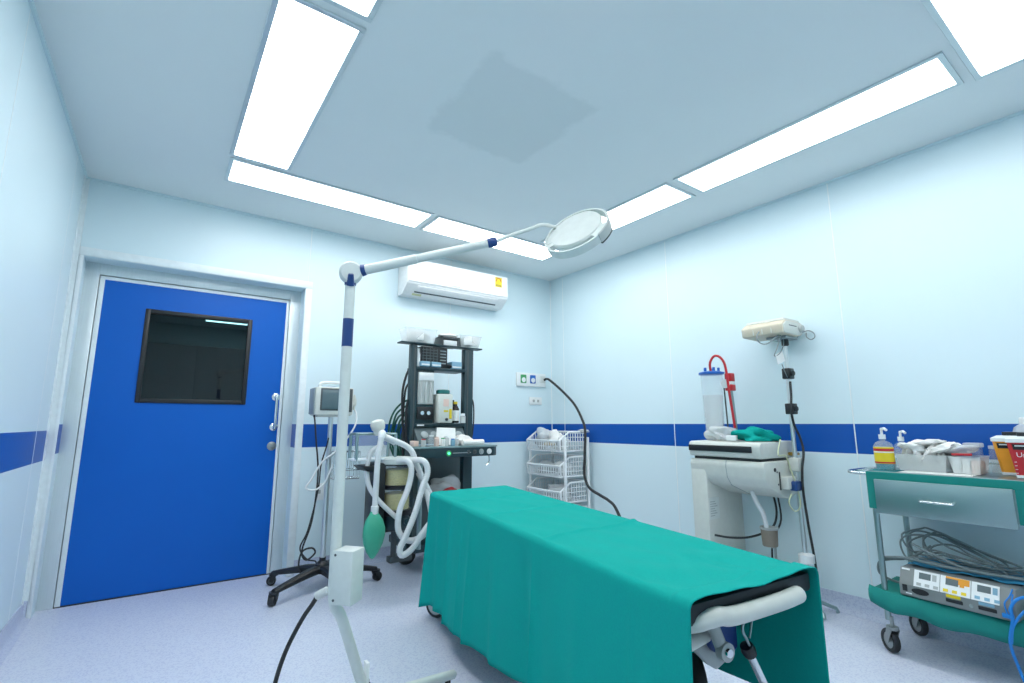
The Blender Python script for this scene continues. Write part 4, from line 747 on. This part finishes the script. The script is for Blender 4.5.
# drip stand with a cream control box
iv = thing('drip_stand', 'thin steel pole stand behind the right end of the cream machine', 'stand', (3.36, 1.6, 0))
obj('pole', B().tube([(3.365, 1.58, .05), (3.362, 1.59, .9), (3.385, 1.6, 1.70)], .0135, 14, 6), 'polished', iv)
obj('base_sleeve', B().lathe((3.365, 1.58, .28), [(.02, 0), (.045, .004), (.045, .05), (.02, .06)], 20), 'white', iv)
ft_ = B()
for k in range(4):
    a = PI/4+PI/2*k; L_ = .15; ft_.tube([(3.365, 1.58, .08), (3.365+L_*math.cos(a)*.8, 1.58+L_*math.sin(a), .03), (3.365+L_*math.cos(a)*.85, 1.58+L_*math.sin(a)*1.05, 0.008)], .011, 10)
obj('feet', ft_, 'steel', iv)
for z in (1.455, 1.225): obj('clamp', B().box((3.345, 1.568, z-.035), (3.41, 1.62, z+.035), .006).lathe((3.37, 1.57, z), [(.018, 0), (.018, .015), (0, .018)], 14, (-.3, -1, 0)), 'black', iv)
obj('clamp_bracket', B().box((3.335, 1.56, .83), (3.40, 1.625, .915), .008), 'cream', iv); obj('top_collar', B().lathe((3.383, 1.598, 1.64), [(.014, 0), (.022, .006), (.022, .06), (.014, .066)], 16), 'black', iv)
obj('hanging_lead', B().tube([(3.356, 1.575, 1.40), (3.33, 1.565, 1.30), (3.30, 1.56, 1.21), (3.335, 1.565, 1.12), (3.385, 1.56, 1.04), (3.38, 1.545, .95), (3.342, 1.545, .85), (3.338, 1.55, .718), (3.36, 1.55, .535), (3.40, 1.55, .317), (3.42, 1.55, .15)], .0075, 8, 6), 'rubber', iv)
obj('yellow_line', B().tube([(3.21, 1.60, 1.03), (3.15, 1.59, .94), (3.22, 1.58, .93), (3.27, 1.58, .844), (3.30, 1.56, .70), (3.30, 1.56, .62), (3.25, 1.57, .60), (3.21, 1.58, .65), (3.25, 1.58, .70)], .004, 8, 6), mat('pale_yellow_tube', (.62, .66, .42), .4), iv)
dv = thing('control_unit', 'cream control box with looped wires on top of the steel pole', 'control box', (3.36, 1.6, 1.70))
obj('case', B().prism([(3.225, 1.53, 1.705), (3.215, 1.53, 1.765), (3.27, 1.53, 1.80), (3.49, 1.53, 1.80), (3.49, 1.53, 1.715), (3.42, 1.53, 1.70)], (0, .275, 0), .009), mat('cream_case', (.66, .60, .47), .45), dv)
obj('case_lid', B().prism([(3.262, 1.538, 1.798), (3.275, 1.538, 1.815), (3.47, 1.538, 1.815), (3.485, 1.538, 1.798)], (0, .255, 0), .005), 'cream', dv)
obj('end_cap', B().prism([(3.235, 1.524, 1.712), (3.228, 1.524, 1.762), (3.275, 1.524, 1.792), (3.48, 1.524, 1.792), (3.48, 1.524, 1.722), (3.415, 1.524, 1.708)], (0, .008, 0), .003), 'cream', dv)
obj('mount_plate', B().box((3.30, 1.55, 1.685), (3.46, 1.68, 1.701), .003), 'grey', dv)
obj('front_slot', B().box((3.30, 1.522, 1.762), (3.40, 1.5245, 1.767)), 'dgrey', dv)
obj('side_knob', B().lathe((3.45, 1.525, 1.755), [(.026, 0), (.026, .015), (.02, .022), (0, .022)], 16, (0, -1, 0)), 'lightg', dv)
for k in range(3): obj('case_rib', B().box((3.2175, 1.60+.06*k, 1.715), (3.226, 1.604+.06*k, 1.76)), 'cream', dv)
obj('loose_wires', B().tube([(3.28, 1.58, 1.71), (3.20, 1.585, 1.665), (3.12, 1.59, 1.63), (3.06, 1.60, 1.635), (3.05, 1.61, 1.67), (3.10, 1.62, 1.71)], .004, 8, 6).tube([(3.27, 1.57, 1.70), (3.24, 1.58, 1.62), (3.20, 1.585, 1.56), (3.26, 1.58, 1.58), (3.33, 1.585, 1.64), (3.35, 1.59, 1.70)], .0035, 8, 6).tube([(3.42, 1.59, 1.72), (3.48, 1.57, 1.70), (3.51, 1.55, 1.735), (3.512, 1.50, 1.745), (3.512, 1.47, 1.725), (3.50, 1.46, 1.695), (3.49, 1.48, 1.68), (3.49, 1.505, 1.70), (3.50, 1.51, 1.73)], .0035, 8, 6), 'cable', dv)
tg = obj('paper_tag', B().prism([(3.205, 1.58, 1.565), (3.30, 1.58, 1.60), (3.325, 1.58, 1.535), (3.228, 1.58, 1.505)], (0, .002, 0)), 'paper', dv); obj('tag_wire', B().tube([(3.28, 1.581, 1.51), (3.31, 1.58, 1.46), (3.345, 1.585, 1.43)], .003, 6, 4), 'cable', dv)

# ---------------------------------------------------------------- instrument trolley on the right
ct = thing('instrument_trolley', 'stainless steel instrument trolley with one drawer by the right wall', 'trolley', (3.29, .77, 0))
CX0, CX1, CY0, CY1, CT = 3.09, 3.485, .42, 1.105, .885
obj('top', B().box((CX0+.004, CY0, CT-.012), (CX1, CY1, CT-.0005), .003), 'steel', ct)
obj('top_rail', B().tube([(CX1-.006, CY1-.01, CT+.045), (CX1-.006, CY0, CT+.045)], .005, 8).cyl((CX1-.006, CY1-.012, CT), (CX1-.006, CY1-.012, CT+.045), .005, seg=8).cyl((CX1-.006, .76, CT), (CX1-.006, .76, CT+.045), .005, seg=8), 'steel', ct)
obj('push_handle', B().tube([(CX0+.015, 1.09, CT-.018), (CX0+.015, 1.16, CT-.016), (CX0+.03, 1.192, CT-.014), (CX0+.07, 1.20, CT-.012), (CX1-.07, 1.20, CT-.012), (CX1-.03, 1.192, CT-.014), (CX1-.015, 1.16, CT-.016), (CX1-.015, 1.09, CT-.018)], .0095, 12, 5), 'chrome', ct)
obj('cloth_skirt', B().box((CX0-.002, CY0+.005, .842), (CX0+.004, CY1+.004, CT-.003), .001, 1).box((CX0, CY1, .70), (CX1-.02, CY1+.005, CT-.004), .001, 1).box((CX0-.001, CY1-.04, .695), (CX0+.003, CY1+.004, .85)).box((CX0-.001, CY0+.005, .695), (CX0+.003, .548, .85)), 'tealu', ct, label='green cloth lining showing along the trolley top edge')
obj('drawer_box', B().box((CX0+.004, .56, .69), (CX1-.01, CY1-.02, .838), .002), 'steel', ct)
dw = obj('drawer', B().box((CX0-.016, .552, .676), (CX0-.001, 1.072, .845), .003), 'steel', ct)
obj('drawer_handle', B().tube([(CX0-.014, .885, .762), (CX0-.035, .88, .758), (CX0-.042, .868, .757), (CX0-.042, .77, .757), (CX0-.035, .758, .758), (CX0-.014, .753, .762)], .0055, 10, 4), 'chrome', dw)
for x, y in ((CX0+.018, 1.088), (CX1-.015, 1.075), (CX0+.018, CY0+.03), (CX1-.015, CY0+.03)):
    obj('leg', B().cyl((x, y, .155), (x, y, CT-.012), .0135, seg=16), 'steel', ct); caster(ct, (x+.01, y+.005), .055, .9, 'metal_d', 'rubber', 'metal_d', .028, .06)
obj('lower_shelf', B().box((CX0, CY0, .262), (CX1, CY1, .272), .002).box((CX0, CY0, .262), (CX0+.006, CY1, .29)).box((CX1-.006, CY0, .262), (CX1, CY1, .30)), 'steel', ct)
# green cloth on the lower shelf, sagging out over its edge
P = []
for i in range(40):
    v = i/39; y = lerp(1.145, .40, v); sag = .020*math.sin(v*PI*.9+.2)+.006*math.sin(v*19); row = []
    for u, (dx, dz) in enumerate([(.36, .2905), (.20, .2905), (.06, .2905), (.01, .2975), (-.014, .296), (-.032, .275), (-.036, .245), (-.026, .218)]):
        k = 0 if u < 4 else (u-3)/4
        row.append((CX0+dx+.006*math.sin(v*27+u)*k, y if u < 7 else y+.004*math.sin(v*40), dz-sag*k+(.02*(1-v*8) if v < .125 and u > 3 else 0)))
    P.append(row)
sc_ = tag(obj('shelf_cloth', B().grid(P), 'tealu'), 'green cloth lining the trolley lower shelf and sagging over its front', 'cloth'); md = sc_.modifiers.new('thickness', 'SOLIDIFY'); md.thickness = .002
# electrosurgical unit
es = thing('electrosurgical_unit', 'grey electrosurgical unit with three white display panels on the trolley lower shelf', 'medical device', (3.22, .80, .30))
X0 = 3.085
def ept(y, t, o=0):                                      # on the sloping upper front: t 0 lower .. 1 upper
    a = V((X0, y, .352)); b = V((X0+.035, y, .425)); nn_ = V((-.90, 0, .43)); return a+(b-a)*t+nn_*o
obj('case', B().prism([(X0+.006, .605, .2985), (X0, .605, .305), (X0, .605, .352), (X0+.035, .605, .425), (X0+.30, .605, .43), (X0+.30, .605, .2985)], (0, .42, 0), .003), 'esug', es)
def plate(nm, y1, y0, t0, t1, o0, o1, m, par): return obj(nm, B().prism([ept(y1, t0, o0), ept(y0, t0, o0), ept(y0, t1, o0), ept(y1, t1, o0)], V((-.90, 0, .43))*(o1-o0)), m, par)
for i, (y1, y0, m) in enumerate(((.965, .865, 'white'), (.862, .752, 'yellow'), (.749, .655, 'white'))):
    p = plate('display_panel', y1, y0, .02, .98, 0, .003, 'white', es)
    if m == 'yellow': plate('yellow_band', y1-.02, y0+.004, .62, .97, .003, .0036, 'orange', p)
    plate('display', y1-.02, y1-.066, .5, .86, .003, .004, 'tpanel', p)
    for k in range(3): plate('button', y1-.012-.033*k, y1-.03-.033*k, .10, .26, .003, .0045, ['lightg', 'yellow', 'cblue'][i], p)
    plate('button', y1-.072, y1-.088, .5, .86, .003, .0045, ['lightg', 'orange', 'cblue'][i], p)
obj('power_switch', B().box((X0-.003, .992, .322), (X0+.002, 1.012, .352), .002), 'black', es)
obj('speaker_slot', B().prism([(X0-.001, .975+.004*0-.035+.035*math.cos(a), .332+.014*math.sin(a)) for a in [2*PI*k/16 for k in range(16)]], (-.002, 0, 0)), 'black', es)
for y, m in ((.815, 'yellow'), (.70, 'cblue')):
    obj('port_label', B().box((X0-.002, y-.028, .339), (X0+.001, y+.025, .352), .0006, 1), m, es); obj('port_row', B().box((X0-.003, y-.034, .318), (X0+.001, y+.028, .334), .002, 1), 'black', es)
obj('dial', B().lathe((X0, .752, .325), [(.008, 0), (.007, .004), (0, .004)], 12, (-1, 0, 0)), 'grey', es); obj('brand_strip', B().box((X0-.001, .975, .312), (X0+.001, 1.0, .317)), 'white', es); plate('corner_mark', 1.018, .985, .86, .96, .0, .001, 'white', es)
obj('blue_plug', B().box((X0-.014, .612, .312), (X0+.001, .648, .330), .003).tube([(X0-.008, .63, .328), (X0-.008, .635, .37), (X0+.01, .62, .40), (X0+.02, .61, .43)], .003, 8, 5).tube([(X0-.008, .615, .328), (X0-.009, .612, .375), (X0+.012, .61, .41)], .003, 8, 5), 'bluewire', es)
tag(obj('blue_cable', B().tube([(3.10, .50, .42), (3.03, .575, .405), (3.01, .605, .36), (3.005, .602, .32), (3.01, .622, .223), (3.04, .615, .128), (3.03, .59, .05), (3.0, .54, .008), (2.95, .45, .006)], .006, 8, 6).tube([(3.10, .46, .42), (3.03, .545, .38), (3.005, .60, .30), (3.012, .618, .22)], .005, 8, 6), 'bluewire'), 'blue cable hanging from the right end of the electrosurgical unit', 'cable')
es.rotation_euler.z = math.radians(-5); es.location.x -= .03; es.location.y -= .022
P = [[(3.14+.27*i/20, lerp(.99, .50, j/30), .4345+.0035*math.sin(i*.9+j*.5)+.003*math.sin(j*1.1)+.002) for i in range(21)] for j in range(31)]
bs = tag(obj('blue_sheet', B().grid(P), 'bsheet'), 'blue disposable sheet spread on top of the electrosurgical unit', 'sheet'); md = bs.modifiers.new('thickness', 'SOLIDIFY'); md.thickness = .001
cb_ = B(); r = random.Random(5); base = [(3.27, .96, .46), (3.30, 1.0, .52), (3.31, .955, .56), (3.31, .90, .565), (3.31, .80, .53), (3.30, .68, .485), (3.27, .60, .46), (3.25, .70, .452), (3.25, .82, .462), (3.26, .90, .47)]
for k in range(7):
    o = V((r.uniform(-.07, .06), r.uniform(-.05, .05), r.uniform(-.02, .03))); s_ = r.uniform(.70, 1.08); cb_.tube([V((3.28, .82, .49))+(V(p)-V((3.28, .82, .49)))*s_+o+V((r.uniform(-.01, .01), r.uniform(-.02, .02), r.uniform(-.006, .008))) for p in base], .0045, 8, 5, closed=True)
cb_.tube([(3.30, .93, .51), (3.22, 1.0, .45), (3.20, 1.08, .43), (3.22, 1.14, .40), (3.24, 1.15, .34), (3.26, 1.10, .31), (3.28, 1.05, .305)], .006, 8, 6); cb_.tube([(3.2, 1.13, .43), (3.17, 1.0, .455), (3.15, .85, .452), (3.16, .70, .452), (3.18, .5, .455)], .0075, 8, 6); cb_.tube([(3.17, .97, .53), (3.15, .88, .50), (3.15, .75, .455), (3.17, .60, .455), (3.18, .48, .46)], .0065, 8, 6)
for v in cb_.b.verts:
    if .47 < v.co.y < 1.02 and v.co.z < .4420: v.co.z = .4420
tag(obj('cable_coil', cb_, 'cable'), 'heap of coiled grey cable on the electrosurgical unit', 'cable')
# things on the trolley top
def pump(name, x, y, lab, body, sc_=1.0, lab_on=True, rr=.033):
    t = thing(name, lab, 'bottle', (x, y, CT)); r_ = rr; z = CT+.002
    obj('bottle_body', B().lathe((x, y, z), [(0, 0), (r_*.95, 0), (r_, .006), (r_, .125*sc_), (r_*.85, .14*sc_), (.013, .152*sc_), (.013, .165*sc_)], 24), 'clear', t)
    obj('gel', B().lathe((x, y, z+.003), [(0, 0), (r_*.9, 0), (r_*.93, .11*sc_), (0, .11*sc_)], 24), body, t)
    obj('pump_head', B().cyl((x, y, z+.16*sc_), (x, y, z+.185*sc_), .016*sc_).cyl((x, y, z+.185*sc_), (x, y, z+.215*sc_), .006).tube([(x, y, z+.213*sc_), (x-.02, y-.02, z+.217*sc_), (x-.03, y-.032, z+.208*sc_)], .007, 10), 'white', t)
    if lab_on:
        obj('label', B().lathe((x, y, z+.033*sc_), [(r_*1.012, 0), (r_*1.012, .085*sc_)], 24), 'yellow', t); obj('label_band', B().lathe((x, y, z+.098*sc_), [(r_*1.02, 0), (r_*1.02, .013*sc_)], 24), 'redp', t); obj('label_band', B().lathe((x, y, z+.035*sc_), [(r_*1.02, 0), (r_*1.02, .008*sc_)], 24), 'redp', t)
        obj('label_patch', B().lathe((x, y, z+.090*sc_), [(r_*1.018, 0), (r_*1.018, .006)], 24), 'paper', t)
    return t
pump('sanitizer_bottle', 3.20, 1.052, 'pump bottle of teal gel with a yellow and red label at the trolley corner', 'gel', 1.0, True, .044)
pump('pump_bottle', 3.40, 1.03, 'clear pump bottle without label standing behind the sanitizer bottle', 'clear', .92, False, .036)
tag(obj('green_towel', B().box((3.12, .985, CT), (3.25, 1.105, CT+.0018)), mat('green_towel_cloth', (.01, .22, .25), .9)), 'dark green folded cloth under the yellow labelled pump bottle', 'cloth')
bpy.data.objects['green_towel'].location.z += 0
tag(obj('paper_sheet', B().obox((3.18, .83, CT+.0015), (.14, .28, .002), .03), 'paper'), 'white paper sheet on the trolley top front edge', 'paper')
def tray(lab, x0, x1, y0, y1, h_):
    t = thing('packet_tray', lab, 'tray', ((x0+x1)/2, (y0+y1)/2, CT+.003)); z = CT+.003; P = []
    for dz, e in ((.001, .012), (h_, 0), (h_, -.006)): P.append([(x0+e, y0+e, z+dz), (x1-e, y0+e, z+dz), (x1-e, y1-e, z+dz), (x0+e, y1-e, z+dz), (x0+e, y0+e, z+dz)])
    b = B().grid(P); b.add([(x0+.012, y0+.012, z+.001), (x1-.012, y0+.012, z+.001), (x1-.012, y1-.012, z+.001), (x0+.012, y1-.012, z+.001)], [(0,1,2,3)]); bmesh.ops.remove_doubles(b.b, verts=b.b.verts[:], dist=1e-5); obj('tray_shell', b, 'frost', t); return t
tray('translucent tray of white packets behind the paper sheet', 3.19, 3.42, .79, 1.0, .085); tray('smaller translucent tray with cartons right of the packet tray', 3.19, 3.36, .665, .785, .085)
LABS = ['standing at the left end', 'second from the left, leaning back', 'third from the left', 'fourth from the left, turned', 'fifth from the left', 'sixth from the left', 'at the right end']
def pillow(c, size, rz, rx, ry, seed):
    t_ = B().blob((0, 0, 0), size, .16, seed, 3); q_ = random.Random(seed+90)
    for v in t_.b.verts: v.co += V((q_.uniform(-1, 1), q_.uniform(-1, 1), q_.uniform(-1, 1)))*.0035
    return B().join(t_.b, Matrix.Translation(c) @ Matrix.Rotation(rz, 4, 'Z') @ Matrix.Rotation(ry, 4, 'Y') @ Matrix.Rotation(rx, 4, 'X'))
for i in range(7):
    tag(obj('packet', pillow((3.30+r.uniform(-.02, .02), .975-.027*i, CT+.066+[.010, .02, .024, .016, .022, .012, .01][i]), (.085, .018, .058), r.uniform(-.3, .3), r.uniform(-.3, .25), r.uniform(-.2, .2), i), ['paper', 'bandage', 'paper', 'film', 'bandage', 'paper', 'film'][i], flat=True), 'white sterile packet in the packet tray, '+LABS[i], 'packet', 'white packets in the tray')
for k, (x, y, z, sx, sy, rz, rx, ry, m, lab) in enumerate(((3.27, .945, .118, .085, .065, .3, .25, .14, 'paper', 'white packet lying on the packet heap, its left one'), (3.30, .88, .142, .09, .07, -.3, -.12, .1, 'bandage', 'white packet topmost on the heap in the packet tray'), (3.27, .815, .125, .08, .065, .5, -.35, .05, 'paper', 'white packet slanting down at the right of the heap'), (3.29, .755, .112, .07, .06, -.2, -.2, .1, 'film', 'clear packet sliding from the heap to the smaller tray'))):
    tag(obj('packet', pillow((x, y, CT+z), (sx, sy, .020), rz, rx, ry, 20+k), m, flat=True), lab, 'packet', 'white packets in the tray')
for y, m, h_, lab in ((.76, 'white', .075, 'white carton at the left in the smaller tray'), (.725, 'paper', .068, 'white carton in the middle of the smaller tray'), (.69, 'pink', .060, 'pale tan carton at the right in the smaller tray')): tag(obj('small_carton', B().box((3.21, y-.013, CT+.005), (3.32, y+.015, CT+.005+h_), .002), m), lab, 'carton', 'cartons in the smaller tray')
t = thing('marker_pen', 'dark red pen lying on top of the smaller tray', 'pen', (3.26, .74, CT+.09)); obj('barrel', B().cyl((3.22, .775, CT+.094), (3.22, .70, CT+.096), .006, seg=12), 'redp', t); obj('cap', B().cyl((3.22, .80, CT+.0935), (3.22, .775, CT+.094), .0065, seg=12), 'black', t)
t = thing('clear_jar', 'clear square jar standing behind the smaller tray', 'jar', (3.40, .72, CT)); obj('jar_body', B().box((3.375, .70, CT+.001), (3.435, .76, CT+.125), .008), 'clear', t); obj('lid', B().box((3.37, .695, CT+.125), (3.44, .765, CT+.148), .006), 'frost', t)
t = thing('clear_jar', 'clear round jar right of the square jar', 'jar', (3.42, .655, CT)); obj('jar_body', B().lathe((3.42, .645, CT+.001), [(0, 0), (.032, 0), (.034, .10), (.03, .12)], 24), 'clear', t); obj('lid', B().lathe((3.42, .645, CT+.12), [(.033, 0), (.033, .015), (0, .017)], 24), 'frost', t)
def sharps(lab, x, y, s_, m, rz, txt=None):
    t = thing('sharps_bin', lab, 'bin', (x, y, CT)); z = CT+.002; h_ = .165*s_; b0, b1 = .048*s_, .066*s_; R_ = Matrix.Rotation(rz, 3, 'Z')
    def ring(b, zz): return [V((x, y, zz)) + R_ @ V(p) for p in ((-b, -b*.8, 0), (-b*.8, -b, 0), (b*.8, -b, 0), (b, -b*.8, 0), (b, b*.8, 0), (b*.8, b, 0), (-b*.8, b, 0), (-b, b*.8, 0), (-b, -b*.8, 0))]
    b = B().grid([ring(b0*.5, z), ring(b0, z), ring(b1, z+h_)]); bmesh.ops.remove_doubles(b.b, verts=b.b.verts[:], dist=1e-5); obj('bin_body', b, m, t)
    obj('foot_band', B().grid([ring(b0*1.02, z), ring(b0*1.055, z+.012*s_), ring(b0*1.02, z+.013*s_)]), 'white', t)
    b = B().grid([ring(b1*1.05, z+h_-.008), ring(b1*1.06, z+h_+.008*s_), ring(b1*.75, z+h_+.020*s_), ring(.003, z+h_+.021*s_)]); bmesh.ops.remove_doubles(b.b, verts=b.b.verts[:], dist=1e-5); obj('lid', b, 'white', t)
    obj('lid_cap', B().obox((x, y, z+h_+.029*s_), (.075*s_, .06*s_, .018*s_), rz, .004), 'black', t)
    nrm = (V((0, -1, 0))); 
    for k, out in enumerate((R_ @ V((-1, 0, 0)), R_ @ V((0, 1, 0)))):
        sl = (b1-b0)/h_; side = V((0,0,1)).cross(out)
        def fp(a, hh, o): return V((x, y, z+hh)) + out*(b0+sl*hh+o) + side*a
        obj('label_band', B().prism([fp(-.046*s_, h_*.76, .0003), fp(.040*s_, h_*.76, .0003), fp(.042*s_, h_*.91, .0003), fp(-.048*s_, h_*.91, .0003)], out*.0012), 'black', t)
        obj('band_print', B().prism([fp(-.040*s_, h_*.85, .0014), fp(.030*s_, h_*.85, .0014), fp(.030*s_, h_*.88, .0014), fp(-.040*s_, h_*.88, .0014)], out*.0006), 'white', t)
        if txt:
            text('bin_lettering', txt, .030*s_, 'white', t, facing(fp(-.016, h_*.62, .001), out + V((0,0,-sl))))
            g_ = B()
            for q_ in range(4): g_.prism([fp(-.049*s_, h_*(.12+.1*q_), .0006), fp(-.041*s_, h_*(.12+.1*q_), .0006), fp(-.041*s_, h_*(.135+.1*q_), .0006), fp(-.049*s_, h_*(.135+.1*q_), .0006)], out*.0006)
            obj('scale_marks', g_, 'white', t); obj('round_mark', B().lathe(fp(-.005*s_, h_*.16, .0004), [(.013*s_, 0), (.013*s_, .001), (0, .001)], 16, out), 'white', t)
sharps('orange yellow sharps bin with white lid, partly behind the red bin', 3.385, .578, 1.0, 'orange', .0)
sharps('red sharps bin with white lettering at the right end of the trolley', 3.25, .508, 1.0, 'redp', .10, 'Use')
t = thing('white_jug', 'white translucent jug with a cap behind the red sharps bin', 'jug', (3.42, .50, CT)); obj('jug_body', B().lathe((3.43, .53, CT+.001), [(0, 0), (.052, 0), (.056, .01), (.056, .19), (.045, .225), (.02, .245)], 28), 'frost', t); obj('cap', B().lathe((3.43, .53, CT+.24), [(.024, 0), (.024, .03), (.02, .035), (0, .035)], 18), 'white', t)
